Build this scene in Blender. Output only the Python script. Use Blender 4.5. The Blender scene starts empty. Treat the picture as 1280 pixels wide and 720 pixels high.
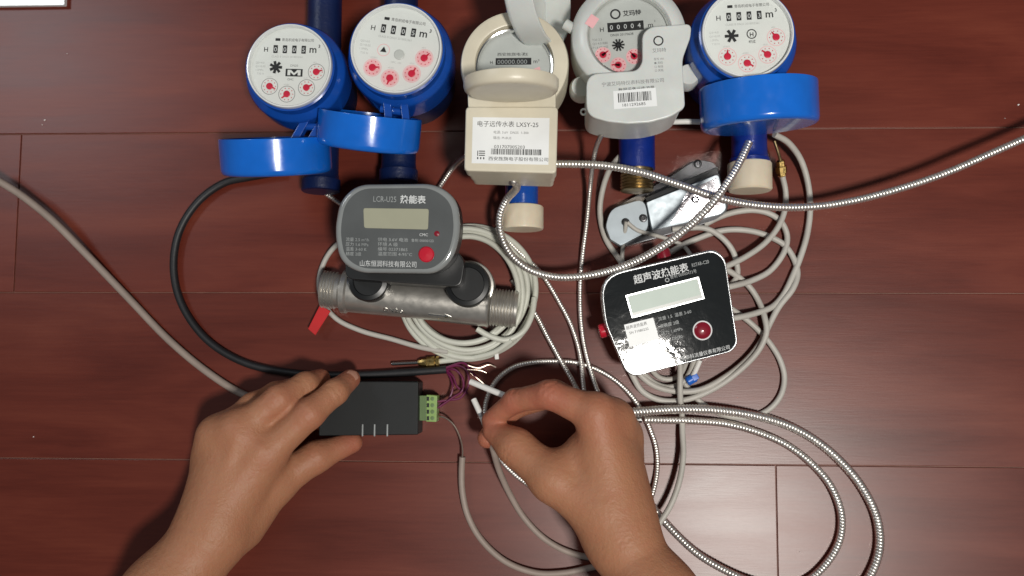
import bpy, bmesh, math, random
import numpy as np
from mathutils import Vector, Matrix, Quaternion
random.seed(7)
C = bpy.context.scene.collection
MM = 0.001
R = math.radians

# ------------------------------------------------------------------ camera (all authoring is in millimetres)
F = 1135.0                                   # focal length in photo pixels (1280 wide)
DIST = 700.0                                 # lens to floor along the view axis
down = Vector((50, -95, -F)).normalized()    # where straight down falls in the picture
q = down.rotation_difference(Vector((0, 0, -1)))
ROT = (Quaternion((0, 0, 1), R(0.15)) @ q).to_matrix()
CAM = -(ROT @ Vector((0, 0, -1))) * DIST
cam_d = bpy.data.cameras.new('camera')
cam = bpy.data.objects.new('camera', cam_d)
C.objects.link(cam)
cam_d.sensor_width = 36.0
cam_d.lens = F / 1280 * 36.0
cam_d.clip_start = 0.01
cam_d.clip_end = 50
cam_d.dof.use_dof = True
cam_d.dof.focus_distance = .62
cam_d.dof.aperture_fstop = 9.0
cam.matrix_world = Matrix.Translation(CAM * MM) @ ROT.to_4x4()
scn = bpy.context.scene
scn.camera = cam


def ray(u, v):
    return ROT @ Vector((u - 640.0, 360.0 - v, -F))


def P(u, v, z=0.0):
    """Point of the room (mm) at height z seen at photo pixel u, v."""
    d = ray(u, v)
    return CAM + d * ((z - CAM.z) / d.z)


def onplane(M, u, v, h=0.0):
    """Same, on the plane z = h of a tilted frame M, in that frame's own coordinates."""
    Mi = M.inverted()
    o = Mi @ CAM
    d = Mi.to_3x3() @ ray(u, v)
    return o + d * ((h - o.z) / d.z)


# ------------------------------------------------------------------ light
w = bpy.data.worlds.new('World')
scn.world = w
w.use_nodes = True
w.node_tree.nodes['Background'].inputs['Color'].default_value = (0.92, 0.96, 1.0, 1)
w.node_tree.nodes['Background'].inputs['Strength'].default_value = 0.10


def area(name, loc, target, sx, sy, power, col):
    d = bpy.data.lights.new(name, 'AREA')
    d.shape = 'RECTANGLE'
    d.size, d.size_y = sx, sy
    d.energy = power
    d.color = col
    o = bpy.data.objects.new(name, d)
    C.objects.link(o)
    o.location = loc
    o.rotation_euler = (Vector(target) - Vector(loc)).to_track_quat('-Z', 'Y').to_euler()
    return o


kl = area('ceiling_lamp', (0.537, -0.525, 2.05), (0.20, 0.12, 0), 0.19, 0.21, 18.5, (1.0, 0.955, 0.89))
kl.data.spread = R(128)
area('window_light', (-1.62, 0.90, 2.0), (0, 0, 0), 0.6, 0.5, 10, (0.90, 0.95, 1.0))
scn.view_settings.view_transform = 'Standard'
scn.view_settings.look = 'None'
scn.view_settings.exposure = 0.0
scn.view_settings.gamma = 1.0
scn.view_settings.use_curve_mapping = False


# ------------------------------------------------------------------ materials
def new_mat(name):
    m = bpy.data.materials.new(name)
    m.use_nodes = True
    nt = m.node_tree
    return m, nt, nt.nodes, nt.links, nt.nodes['Principled BSDF']


def pbr(name, col, rough=.5, metal=0., var=.08, vscale=60., bump=0., bscale=900., coat=0., sss=0., spec=.5,
        smear=.0, alpha=None, aniso=0.):
    m, nt, N, Lk, b = new_mat(name)
    tc = N.new('ShaderNodeTexCoord')
    nz = N.new('ShaderNodeTexNoise')
    nz.inputs['Scale'].default_value = vscale
    nz.inputs['Detail'].default_value = 6
    Lk.new(tc.outputs['Object'], nz.inputs['Vector'])
    mp = N.new('ShaderNodeMapRange')
    mp.inputs['From Min'].default_value = .3
    mp.inputs['From Max'].default_value = .7
    mp.inputs['To Min'].default_value = 1 - var
    mp.inputs['To Max'].default_value = 1 + var
    Lk.new(nz.outputs['Fac'], mp.inputs['Value'])
    mx = N.new('ShaderNodeVectorMath')
    mx.operation = 'SCALE'
    mx.inputs[0].default_value = col[:3]
    Lk.new(mp.outputs['Result'], mx.inputs['Scale'])
    Lk.new(mx.outputs['Vector'], b.inputs['Base Color'])
    b.inputs['Roughness'].default_value = rough
    if smear:
        mr = N.new('ShaderNodeMapRange')
        mr.inputs['From Min'].default_value = .3
        mr.inputs['From Max'].default_value = .7
        mr.inputs['To Min'].default_value = max(.02, rough - smear)
        mr.inputs['To Max'].default_value = rough + smear
        n2 = N.new('ShaderNodeTexNoise')
        n2.inputs['Scale'].default_value = vscale * 2.3
        n2.inputs['Detail'].default_value = 8
        Lk.new(tc.outputs['Object'], n2.inputs['Vector'])
        Lk.new(n2.outputs['Fac'], mr.inputs['Value'])
        Lk.new(mr.outputs['Result'], b.inputs['Roughness'])
    b.inputs['Metallic'].default_value = metal
    b.inputs['Specular IOR Level'].default_value = spec
    b.inputs['Coat Weight'].default_value = coat
    b.inputs['Coat Roughness'].default_value = .08
    if sss:
        b.inputs['Subsurface Weight'].default_value = sss
        b.inputs['Subsurface Radius'].default_value = (1, .35, .2)
        b.inputs['Subsurface Scale'].default_value = .004
    if bump:
        bn = N.new('ShaderNodeTexNoise')
        bn.inputs['Scale'].default_value = bscale
        bn.inputs['Detail'].default_value = 5
        Lk.new(tc.outputs['Object'], bn.inputs['Vector'])
        bp = N.new('ShaderNodeBump')
        bp.inputs['Strength'].default_value = bump
        bp.inputs['Distance'].default_value = .001
        Lk.new(bn.outputs['Fac'], bp.inputs['Height'])
        Lk.new(bp.outputs['Normal'], b.inputs['Normal'])
    if alpha is not None:
        b.inputs['Alpha'].default_value = alpha
    return m


def glass_mat(name, tint, gloss_rough=.03, ior=1.45, body=0., bodycol=(.5, .5, .5)):
    m, nt, N, Lk, b = new_mat(name)
    out = N['Material Output']
    N.remove(b)
    tr = N.new('ShaderNodeBsdfTransparent')
    tr.inputs['Color'].default_value = (*tint, 1)
    gl = N.new('ShaderNodeBsdfGlossy')
    gl.inputs['Roughness'].default_value = gloss_rough
    fr = N.new('ShaderNodeFresnel')
    fr.inputs['IOR'].default_value = ior
    first = tr
    if body:
        df = N.new('ShaderNodeBsdfDiffuse')
        df.inputs['Color'].default_value = (*bodycol, 1)
        tl = N.new('ShaderNodeBsdfTranslucent')
        tl.inputs['Color'].default_value = (*bodycol, 1)
        m0 = N.new('ShaderNodeMixShader')
        m0.inputs['Fac'].default_value = .35
        Lk.new(df.outputs[0], m0.inputs[1])
        Lk.new(tl.outputs[0], m0.inputs[2])
        m1 = N.new('ShaderNodeMixShader')
        m1.inputs['Fac'].default_value = body
        Lk.new(tr.outputs[0], m1.inputs[1])
        Lk.new(m0.outputs[0], m1.inputs[2])
        first = m1
    mx = N.new('ShaderNodeMixShader')
    Lk.new(fr.outputs[0], mx.inputs['Fac'])
    Lk.new(first.outputs[0], mx.inputs[1])
    Lk.new(gl.outputs[0], mx.inputs[2])
    Lk.new(mx.outputs[0], out.inputs['Surface'])
    return m


def wood_mat():
    m, nt, N, Lk, b = new_mat('red_laminate')
    tc = N.new('ShaderNodeTexCoord')
    oi = N.new('ShaderNodeObjectInfo')
    mul = N.new('ShaderNodeVectorMath')
    mul.operation = 'SCALE'
    mul.inputs[0].default_value = (7.3, 3.1, 1.7)
    Lk.new(oi.outputs['Random'], mul.inputs['Scale'])
    add = N.new('ShaderNodeVectorMath')
    Lk.new(tc.outputs['Object'], add.inputs[0])
    Lk.new(mul.outputs['Vector'], add.inputs[1])

    def stretched(sx, sy, scale, detail, rough=.6, dist=0.):
        mp = N.new('ShaderNodeMapping')
        mp.inputs['Scale'].default_value = (sx, sy, 1)
        Lk.new(add.outputs['Vector'], mp.inputs['Vector'])
        n = N.new('ShaderNodeTexNoise')
        n.inputs['Scale'].default_value = scale
        n.inputs['Detail'].default_value = detail
        n.inputs['Roughness'].default_value = rough
        n.inputs['Distortion'].default_value = dist
        Lk.new(mp.outputs['Vector'], n.inputs['Vector'])
        return n
    broad = stretched(1.3, 7, 4.0, 4, .55, .6)
    fine = stretched(6, 120, 4.0, 8, .7, .3)
    pore = stretched(30, 500, 3.0, 3, .6)
    m1 = N.new('ShaderNodeMix')
    m1.data_type = 'FLOAT'
    m1.inputs[0].default_value = .30
    Lk.new(broad.outputs['Fac'], m1.inputs[2])
    Lk.new(fine.outputs['Fac'], m1.inputs[3])
    rp = N.new('ShaderNodeValToRGB')
    e = rp.color_ramp.elements
    e[0].position, e[0].color = .33, (.088, .0140, .0080, 1)
    e[1].position, e[1].color = .70, (.168, .0345, .0178, 1)
    x = rp.color_ramp.elements.new(.5)
    x.color = (.126, .0220, .0120, 1)
    Lk.new(m1.outputs[0], rp.inputs['Fac'])
    mr = N.new('ShaderNodeMapRange')
    mr.inputs['To Min'].default_value = .90
    mr.inputs['To Max'].default_value = 1.12
    Lk.new(oi.outputs['Random'], mr.inputs['Value'])
    mk = N.new('ShaderNodeVectorMath')
    mk.operation = 'SCALE'
    Lk.new(rp.outputs['Color'], mk.inputs[0])
    Lk.new(mr.outputs['Result'], mk.inputs['Scale'])
    Lk.new(mk.outputs['Vector'], b.inputs['Base Color'])
    rr = N.new('ShaderNodeMapRange')
    rr.inputs['To Min'].default_value = .29
    rr.inputs['To Max'].default_value = .38
    Lk.new(broad.outputs['Fac'], rr.inputs['Value'])
    Lk.new(rr.outputs['Result'], b.inputs['Roughness'])
    b.inputs['Specular IOR Level'].default_value = .42
    bp = N.new('ShaderNodeBump')
    bp.inputs['Strength'].default_value = .05
    bp.inputs['Distance'].default_value = .0006
    mb = N.new('ShaderNodeMath')
    mb.operation = 'ADD'
    Lk.new(pore.outputs['Fac'], mb.inputs[0])
    Lk.new(fine.outputs['Fac'], mb.inputs[1])
    Lk.new(mb.outputs[0], bp.inputs['Height'])
    Lk.new(bp.outputs['Normal'], b.inputs['Normal'])
    return m


def skin_mat():
    m, nt, N, Lk, b = new_mat('skin')
    tc = N.new('ShaderNodeTexCoord')
    at = N.new('ShaderNodeAttribute')
    at.attribute_name = 'redness'
    nz = N.new('ShaderNodeTexNoise')
    nz.inputs['Scale'].default_value = 120
    nz.inputs['Detail'].default_value = 9
    nz.inputs['Roughness'].default_value = .65
    Lk.new(tc.outputs['Object'], nz.inputs['Vector'])
    ad = N.new('ShaderNodeMath')
    ad.operation = 'MULTIPLY_ADD'
    ad.inputs[1].default_value = .62
    Lk.new(nz.outputs['Fac'], ad.inputs[0])
    Lk.new(at.outputs['Fac'], ad.inputs[2])
    rp = N.new('ShaderNodeValToRGB')
    e = rp.color_ramp.elements
    e[0].position, e[0].color = .12, (.38, .185, .098, 1)
    e[1].position, e[1].color = 1.0, (.37, .122, .074, 1)
    Lk.new(ad.outputs[0], rp.inputs['Fac'])
    Lk.new(rp.outputs['Color'], b.inputs['Base Color'])
    b.inputs['Roughness'].default_value = .52
    b.inputs['Specular IOR Level'].default_value = .35
    b.inputs['Subsurface Weight'].default_value = .15
    b.inputs['Subsurface Radius'].default_value = (1, .35, .18)
    b.inputs['Subsurface Scale'].default_value = .004
    vo = N.new('ShaderNodeTexVoronoi')
    vo.inputs['Scale'].default_value = 800
    Lk.new(tc.outputs['Object'], vo.inputs['Vector'])
    n2 = N.new('ShaderNodeTexNoise')
    n2.inputs['Scale'].default_value = 260
    n2.inputs['Detail'].default_value = 6
    Lk.new(tc.outputs['Object'], n2.inputs['Vector'])
    mm = N.new('ShaderNodeMath')
    mm.operation = 'MULTIPLY_ADD'
    mm.inputs[1].default_value = .25
    Lk.new(vo.outputs['Distance'], mm.inputs[0])
    Lk.new(n2.outputs['Fac'], mm.inputs[2])
    bp = N.new('ShaderNodeBump')
    bp.inputs['Strength'].default_value = .55
    bp.inputs['Distance'].default_value = .0009
    Lk.new(mm.outputs[0], bp.inputs['Height'])
    Lk.new(bp.outputs['Normal'], b.inputs['Normal'])
    return m


M = {
    'wood': wood_mat(),
    'skin': skin_mat(),
    'nail': pbr('nail', (.47, .235, .165), .36, var=.05),
    'blue': pbr('blue_plastic', (.007, .066, .35), .22, var=.10, smear=.06, bump=.05, bscale=300, coat=.3),
    'bluelid': pbr('blue_lid_plastic', (.006, .135, .60), .20, var=.08, smear=.06, bump=.04, bscale=160, coat=.4),
    'blueshade': pbr('shaded_blue_enamel', (.003, .011, .060), .4, var=.2, bump=.25, bscale=500),  # blue enamel with the shadow around the lids put into its colour
    'bluepaint': pbr('blue_enamel', (.004, .022, .20), .34, var=.15, bump=.25, bscale=500),
    'beige': pbr('beige_plastic', (.65, .60, .475), .36, var=.05, bump=.06, bscale=700, smear=.06),
    'beigecap': pbr('milky_cap', (.66, .58, .44), .4, var=.08, sss=.3),
    'frost': glass_mat('frosted_plastic', (.80, .84, .82), .15, 1.4, .72, (.56, .60, .56)),
    'frostsolid': pbr('grey_milky_plastic', (.61, .635, .615), .28, var=.05, sss=.15, bump=.04, bscale=400),
    'dial': pbr('white_dial', (.69, .71, .69), .5, var=.02),
    'dialgrey': pbr('grey_dial', (.50, .52, .50), .4, var=.05),
    'bezel': pbr('clear_white_rim', (.72, .74, .74), .15, var=.03, coat=.6),
    'glass': glass_mat('clear_glass', (.97, .98, .98)),
    'ink': pbr('black_ink', (.012, .012, .013), .5, var=.2),
    'greyink': pbr('grey_ink', (.20, .20, .20), .6, var=.2),
    'paleink': pbr('pale_ink', (.42, .43, .42), .6, var=.2),
    'redink': pbr('red_print', (.55, .055, .09), .5, var=.1),
    'pinkink': pbr('pink_print', (.78, .42, .44), .5, var=.1),
    'red': pbr('red_pointer', (.55, .012, .045), .35, var=.1),
    'redbutton': pbr('red_button', (.48, .010, .028), .25, var=.1, coat=.5),
    'darkred': pbr('dark_red_button', (.20, .006, .018), .22, var=.1, coat=.6),
    'redtag': pbr('red_tag', (.48, .008, .010), .45, var=.1),
    'paper': pbr('white_label', (.80, .82, .82), .45, var=.03),
    'chrome': pbr('chrome', (.72, .72, .70), .12, 1., var=.05),
    'steel': pbr('cast_steel', (.54, .52, .48), .34, .80, var=.10, vscale=120, bump=.03, bscale=1500, smear=.05),
    'hose': pbr('armoured_steel', (.80, .76, .71), .34, .90, var=.12, vscale=200, smear=.06),
    'brass': pbr('brass', (.62, .43, .16), .28, 1., var=.15, vscale=200, smear=.08),
    'dullbrass': pbr('dull_brass', (.34, .26, .14), .38, 1., var=.2, vscale=150, smear=.1),
    'cable': pbr('grey_sheath', (.46, .44, .40), .5, var=.08, bump=.06, bscale=500),
    'cablegreen': pbr('pale_green_grey_sheath', (.56, .57, .50), .42, var=.07, bump=.06, bscale=500),
    'cabletan': pbr('taupe_sheath', (.30, .24, .205), .55, var=.1, bump=.1, bscale=500),
    'cablewhite': pbr('white_sheath', (.72, .71, .68), .45, var=.05),
    'cableblack': pbr('black_rubber', (.012, .012, .014), .5, var=.2, bump=.1, bscale=500),
    'purple': pbr('purple_wire', (.13, .010, .055), .4, var=.15),
    'copper': pbr('tinned_wire', (.75, .62, .52), .3, 1., var=.1),
    'module': pbr('matt_black_plastic', (.0062, .0078, .0085), .55, spec=.35, var=.15, bump=.15, bscale=1800),
    'black': pbr('black_plastic', (.010, .011, .012), .35, var=.2),
    'gloss': pbr('gloss_black_face', (.012, .014, .015), .05, var=.1, spec=.6),
    'greyface': pbr('smoky_grey_face', (.098, .105, .107), .14, var=.12, vscale=30, spec=.5, smear=.05),
    'greyshell': pbr('smoky_grey_shell', (.24, .255, .255), .12, var=.08, coat=.6),
    'lcdolive': pbr('olive_lcd', (.35, .35, .26), .25, var=.03),
    'lcd': pbr('pale_lcd', (.60, .68, .62), .06, var=.03),
    'lcdshade': pbr('lcd_recess', (.30, .32, .30), .3, var=.03),
    'silver': pbr('silver_frame', (.55, .57, .58), .26, .85, var=.06, smear=.06),
    'alu': pbr('satin_aluminium', (.60, .66, .70), .36, .55, var=.10, vscale=90, smear=.1),
    'film': pbr('silver_film', (.66, .64, .68), .10, .75, var=.10, vscale=60, bump=.8, bscale=45),
    'aluflat': pbr('milled_aluminium', (.44, .50, .54), .50, .35, var=.08, vscale=90, smear=.05),
    'screw': pbr('dark_screw', (.10, .10, .105), .35, .9, var=.2),
    'green': pbr('green_terminal', (.23, .36, .10), .42, var=.08),
    'greendark': pbr('dark_green_terminal', (.10, .17, .055), .45, var=.08),
    'bluetie': pbr('blue_tie', (.010, .12, .55), .35, var=.1),
    'whiteink': pbr('white_print', (.62, .64, .64), .5, var=.1),
    'dimwhite': pbr('faded_white_print', (.30, .32, .32), .5, var=.2),
    'seamglint': pbr('seam_glint', (.20, .090, .065), .6, var=.2),  # pale colour imitates light caught on the plank bevels
    'crumb': pbr('white_crumb', (.8, .75, .72), .6, var=.1),
}


# ------------------------------------------------------------------ mesh helper
class G:
    def __init__(self):
        self.v, self.f = [], []

    def add(self, vs, fs, T=None):
        o = len(self.v)
        self.v += [(T @ Vector(p)) if T else Vector(p) for p in vs]
        self.f += [tuple(i + o for i in f) for f in fs]
        return self

    def rings(self, rings, closed=True, cap0=True, cap1=True, T=None):
        n = len(rings[0])
        vs = [p for r in rings for p in r]
        fs = []
        for i in range(len(rings) - 1):
            for j in range(n if closed else n - 1):
                a, b2 = i * n + j, i * n + (j + 1) % n
                fs.append((a, b2, b2 + n, a + n))
        if cap0:
            fs.append(tuple(range(n - 1, -1, -1)))
        if cap1:
            k = (len(rings) - 1) * n
            fs.append(tuple(range(k, k + n)))
        return self.add(vs, fs, T)

    def lathe(self, prof, n=48, T=None, cap0=True, cap1=True):
        rs = [[(max(r, .001) * math.cos(2 * math.pi * j / n), max(r, .001) * math.sin(2 * math.pi * j / n), z)
               for j in range(n)] for r, z in prof]
        return self.rings(rs, True, cap0, cap1, T)

    def prism(self, out, z0, z1, bev=.8, steps=3, T=None, botbev=0.):
        """Outline (counter-clockwise list of (x, y)) raised from z0 to z1, its top edge rounded."""
        n = len(out)
        pts = [Vector((p[0], p[1])) for p in out]
        nor = []
        for i in range(n):
            e1 = (pts[i] - pts[i - 1])
            e2 = (pts[(i + 1) % n] - pts[i])
            e1 = e1.normalized() if e1.length > 1e-9 else Vector((1, 0))
            e2 = e2.normalized() if e2.length > 1e-9 else e1
            n1, n2 = Vector((-e1.y, e1.x)), Vector((-e2.y, e2.x))
            s = n1 + n2
            if s.length < 1e-6:
                s = n1
            s = s.normalized()
            s = s / max(.4, s.dot(n1))
            nor.append(s)

        def ring(z, ins):
            return [(pts[i].x + nor[i].x * ins, pts[i].y + nor[i].y * ins, z) for i in range(n)]
        rs = []
        if botbev:
            rs.append(ring(z0, botbev))
            rs.append(ring(z0 + botbev, 0))
        else:
            rs.append(ring(z0, 0))
        if bev:
            for k in range(steps + 1):
                a = math.pi / 2 * k / steps
                rs.append(ring(z1 - bev + bev * math.sin(a), bev * (1 - math.cos(a))))
        else:
            rs.append(ring(z1, 0))
        return self.rings(rs, True, True, True, T)

    def box(self, c, s, bev=.6, T=None, rz=0.):
        x, y, z = s[0] / 2, s[1] / 2, s[2] / 2
        out = [(-x, -y), (x, -y), (x, y), (-x, y)]
        if bev:
            out = round_poly(out, min(bev * 1.5, x * .9, y * .9), 3)
        TT = Matrix.Translation(c) @ Matrix.Rotation(rz, 4, 'Z')
        if T:
            TT = T @ TT
        return self.prism(out, -z, z, bev, 2, TT)

    def disc(self, r, z=0., n=48, T=None, c=(0, 0)):
        return self.add([(c[0] + r * math.cos(2 * math.pi * j / n), c[1] + r * math.sin(2 * math.pi * j / n), z) for j in range(n)],
                        [tuple(range(n))], T)

    def annulus(self, r0, r1, z=0., n=40, T=None, c=(0, 0), h=0.):
        pr = [(r0, z), (r0, z + h), (r1, z + h), (r1, z)] if h else [(r1, z), (r0, z)]
        TT = Matrix.Translation((c[0], c[1], 0))
        return self.lathe(pr, n, (T @ TT) if T else TT, False, False)

    def rect(self, x0, y0, x1, y1, z=0., T=None):
        return self.add([(x0, y0, z), (x1, y0, z), (x1, y1, z), (x0, y1, z)], [(0, 1, 2, 3)], T)

    def poly(self, pts, z=0., T=None):
        return self.add([(p[0], p[1], z) for p in pts], [tuple(range(len(pts)))], T)

    def tube(self, pts, r, n=10, step=2.5, ridge=None, T=None, radii=None):
        path = spline(pts, (ridge / 4 if ridge else step))
        m = len(path)
        up = Vector((0, 0, 1))
        t = (path[1] - path[0]).normalized()
        if abs(t.dot(up)) > .95:
            up = Vector((0, 1, 0))
        nx = t.cross(up).normalized()
        rs = []
        prof = (.89, .99, 1.02, .99)
        for i in range(m):
            t2 = (path[min(i + 1, m - 1)] - path[max(i - 1, 0)]).normalized()
            nx = (nx - t2 * nx.dot(t2)).normalized()
            ny = t2.cross(nx)
            rr = r * (prof[i % 4] if ridge else 1)
            if radii:
                rr = radii[0] + (radii[1] - radii[0]) * i / (m - 1)
            rs.append([path[i] + nx * rr * math.cos(2 * math.pi * j / n) + ny * rr * math.sin(2 * math.pi * j / n)
                       for j in range(n)])
        return self.rings(rs, True, True, True, T)

    def text(self, s, x, y, size, z=0., T=None, align='LEFT', sx=1., rot=0., bold=0.):
        cu = bpy.data.curves.new('t', 'FONT')
        cu.body = s
        cu.size = size
        cu.align_x = align
        cu.resolution_u = 2
        cu.offset = bold
        ob = bpy.data.objects.new('t', cu)
        C.objects.link(ob)
        me = ob.to_mesh()
        TT = Matrix.Translation((x, y, z)) @ Matrix.Rotation(rot, 4, 'Z') @ Matrix.Diagonal((sx, 1, 1, 1))
        if T:
            TT = T @ TT
        self.add([v.co.copy() for v in me.vertices], [tuple(p.vertices) for p in me.polygons], TT)
        ob.to_mesh_clear()
        bpy.data.objects.remove(ob)
        bpy.data.curves.remove(cu)
        return self

    def build(self, name, mat, parent=None, T=None, smooth=True, ang=40, recalc=True):
        me = bpy.data.meshes.new(name)
        me.from_pydata([tuple(p * MM) for p in self.v], [], self.f)
        me.update()
        if recalc:
            bm = bmesh.new()
            bm.from_mesh(me)
            bmesh.ops.recalc_face_normals(bm, faces=bm.faces[:])
            bm.to_mesh(me)
            bm.free()
        if smooth:
            me.polygons.foreach_set('use_smooth', [True] * len(me.polygons))
            me.set_sharp_from_angle(angle=R(ang))
            weighted = True
        else:
            weighted = False
        me.materials.append(mat if not isinstance(mat, str) else M[mat])
        o = bpy.data.objects.new(name, me)
        C.objects.link(o)
        if weighted and len(me.polygons) < 6000:
            wn = o.modifiers.new('normals', 'WEIGHTED_NORMAL')
            wn.mode = 'FACE_AREA'
            wn.weight = 50
            wn.keep_sharp = True
        if 'lettering' in name or name in ('gauge_marks', 'gauge_rings', 'embossing'):
            o['kind'] = 'stuff'
        if parent:
            o.parent = parent
        if T is not None:
            T = T.copy()
            T.translation *= MM
            o.matrix_local = T
        return o

    def flat(self):
        """Printed matter: faces kept facing up."""
        return self


def round_poly(pts, r, n=5):
    out = []
    k = len(pts)
    rs = r if isinstance(r, (list, tuple)) else [r] * k
    for i in range(k):
        p, a, b2 = Vector(pts[i][:2]), Vector(pts[i - 1][:2]), Vector(pts[(i + 1) % k][:2])
        d1, d2 = (a - p), (b2 - p)
        rr = min(rs[i], d1.length * .49, d2.length * .49)
        if rr < 1e-4:
            out.append((p.x, p.y))
            continue
        s, e = p + d1.normalized() * rr, p + d2.normalized() * rr
        for j in range(n + 1):
            t = j / n
            o = s * (1 - t) ** 2 + p * 2 * t * (1 - t) + e * t * t
            out.append((o.x, o.y))
    return out


def ccw(pts):
    a = sum(pts[i - 1][0] * pts[i][1] - pts[i][0] * pts[i - 1][1] for i in range(len(pts)))
    return pts if a > 0 else pts[::-1]


def spline(pts, step):
    pts = [Vector(p) for p in pts]
    if len(pts) == 2:
        n = max(2, int((pts[1] - pts[0]).length / step))
        return [pts[0].lerp(pts[1], i / n) for i in range(n + 1)]
    ex = [pts[0] * 2 - pts[1]] + pts + [pts[-1] * 2 - pts[-2]]
    dense = []
    for i in range(1, len(ex) - 2):
        p0, p1, p2, p3 = ex[i - 1:i + 3]
        t0 = 0.
        t1 = t0 + max((p1 - p0).length, 1e-3) ** .5
        t2 = t1 + max((p2 - p1).length, 1e-3) ** .5
        t3 = t2 + max((p3 - p2).length, 1e-3) ** .5
        for j in range(24):
            t = t1 + (t2 - t1) * j / 24
            a1 = p0 * ((t1 - t) / (t1 - t0)) + p1 * ((t - t0) / (t1 - t0))
            a2 = p1 * ((t2 - t) / (t2 - t1)) + p2 * ((t - t1) / (t2 - t1))
            a3 = p2 * ((t3 - t) / (t3 - t2)) + p3 * ((t - t2) / (t3 - t2))
            b1 = a1 * ((t2 - t) / (t2 - t0)) + a2 * ((t - t0) / (t2 - t0))
            b2 = a2 * ((t3 - t) / (t3 - t1)) + a3 * ((t - t1) / (t3 - t1))
            dense.append(b1 * ((t2 - t) / (t2 - t1)) + b2 * ((t - t1) / (t2 - t1)))
    dense.append(pts[-1])
    out, acc = [dense[0]], 0.
    for a, b2 in zip(dense, dense[1:]):
        L = (b2 - a).length
        while L > 1e-9 and acc + L >= step:
            f = (step - acc) / L
            a = a.lerp(b2, f)
            L = (b2 - a).length
            out.append(a)
            acc = 0.
        acc += L
    out.append(dense[-1])
    return out


def tag(o, label, cat, group=None):
    o['label'] = label
    o['category'] = cat
    if group:
        o['group'] = group
    return o


def thing(name, label, cat, loc, group=None):
    o = bpy.data.objects.new(name, None)
    C.objects.link(o)
    o.empty_display_size = .01
    o.location = Vector((loc[0], loc[1], 0)) * MM
    return tag(o, label, cat, group)


def local(o):
    """World (mm) to the frame of an unrotated thing."""
    return Matrix.Translation(-Vector(o.location) / MM)


def Rz(a):
    return Matrix.Rotation(a, 4, 'Z')


def Tr(x, y=None, z=None):
    return Matrix.Translation(Vector((x, y, z)) if y is not None else Vector(x))


ALONG_Y = Matrix.Rotation(R(-90), 4, 'X')    # turns a lathe's z axis to +y
ALONG_X = Matrix.Rotation(R(90), 4, 'Y')     # turns it to +x

# ------------------------------------------------------------------ floor of laminate planks
floor = bpy.data.objects.new('floor', None)
C.objects.link(floor)
floor['kind'] = 'structure'
floor['label'] = 'dark red wood laminate floor of long planks'
base = G().box((0, 0, -9.5), (2600, 2000, 16.4), 0).build('underlay', 'seamglint', floor)  # shows in the plank gaps as a painted bevel glint
yl = [P(0, 574).y, P(0, 370).y, P(0, 167).y]
yr = [P(1280, 582.6).y, P(1280, 362).y, P(1280, 160).y]
ym = [(a + b) / 2 for a, b in zip(yl, yr)]
WID = (ym[2] - ym[0]) / 2
seam_y = [ym[1] + WID * k for k in range(-4, 5)]
seam_y[3], seam_y[4], seam_y[5] = ym[0], ym[1], ym[2]
PLEN = 808.0
seam_x = {3: P(971, 640).x, 4: P(-25, 470).x, 5: P(22, 270).x, 6: P(905, 60).x}   # row above seam_y[k-?]
plank_cache = {}
for k in range(8):
    y0, y1 = seam_y[k], seam_y[k + 1]
    row = k
    key = {2: 3, 3: 4, 4: 5, 5: 6}.get(row)
    x0 = seam_x[key] if key else random.uniform(0, PLEN)
    for j in range(-2, 2):
        xa = x0 + j * PLEN
        wkey = round(y1 - y0, 1)
        if wkey not in plank_cache:
            g = G().box((0, 0, -4.0), (PLEN - .8, y1 - y0 - .8, 8.0), .35)
            o = g.build('plank', 'wood', floor, smooth=False)
            plank_cache[wkey] = o.data
        else:
            o = bpy.data.objects.new('plank', plank_cache[wkey])
            C.objects.link(o)
            o.parent = floor
        o.location = Vector((xa + PLEN / 2, (y0 + y1) / 2, random.uniform(-.12, .12))) * MM
        tilt = random.uniform(-.06, .06)
        o.rotation_euler = (R(tilt), R(random.uniform(-.03, .03)), 0)

crumbs = G()
for u, v, s in ((1273, 131, 1.3), (56, 150, 1.2), (53, 156, .7), (42, 546, .8), (84, 67, .7), (1256, 148, .5), (1000, 690, .5), (935, 715, .6)):
    p = P(u, v, .4)
    crumbs.box(p, (s, s * .7, .8), .1, rz=random.uniform(0, 3))
co = crumbs.build('crumbs', 'crumb')
co['kind'] = 'stuff'
co['label'] = 'tiny white crumbs lying scattered on the floor planks'

# ------------------------------------------------------------------ white carton at the corner of the picture
g_o = P(80, 6, 5)
wb = thing('white_box', 'white glossy box edge at the top left corner of the floor', 'box', (g_o.x - 60, g_o.y + 30))
L = local(wb)
G().box((g_o.x - 60, g_o.y + 40, 2.0), (119, 79, 4), .6).build('body', 'paper', wb, L)
G().box((g_o.x - 60, g_o.y + 40, 4.5), (120.6, 80.6, 1), .4).build('lid', 'bezel', wb, L)


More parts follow.
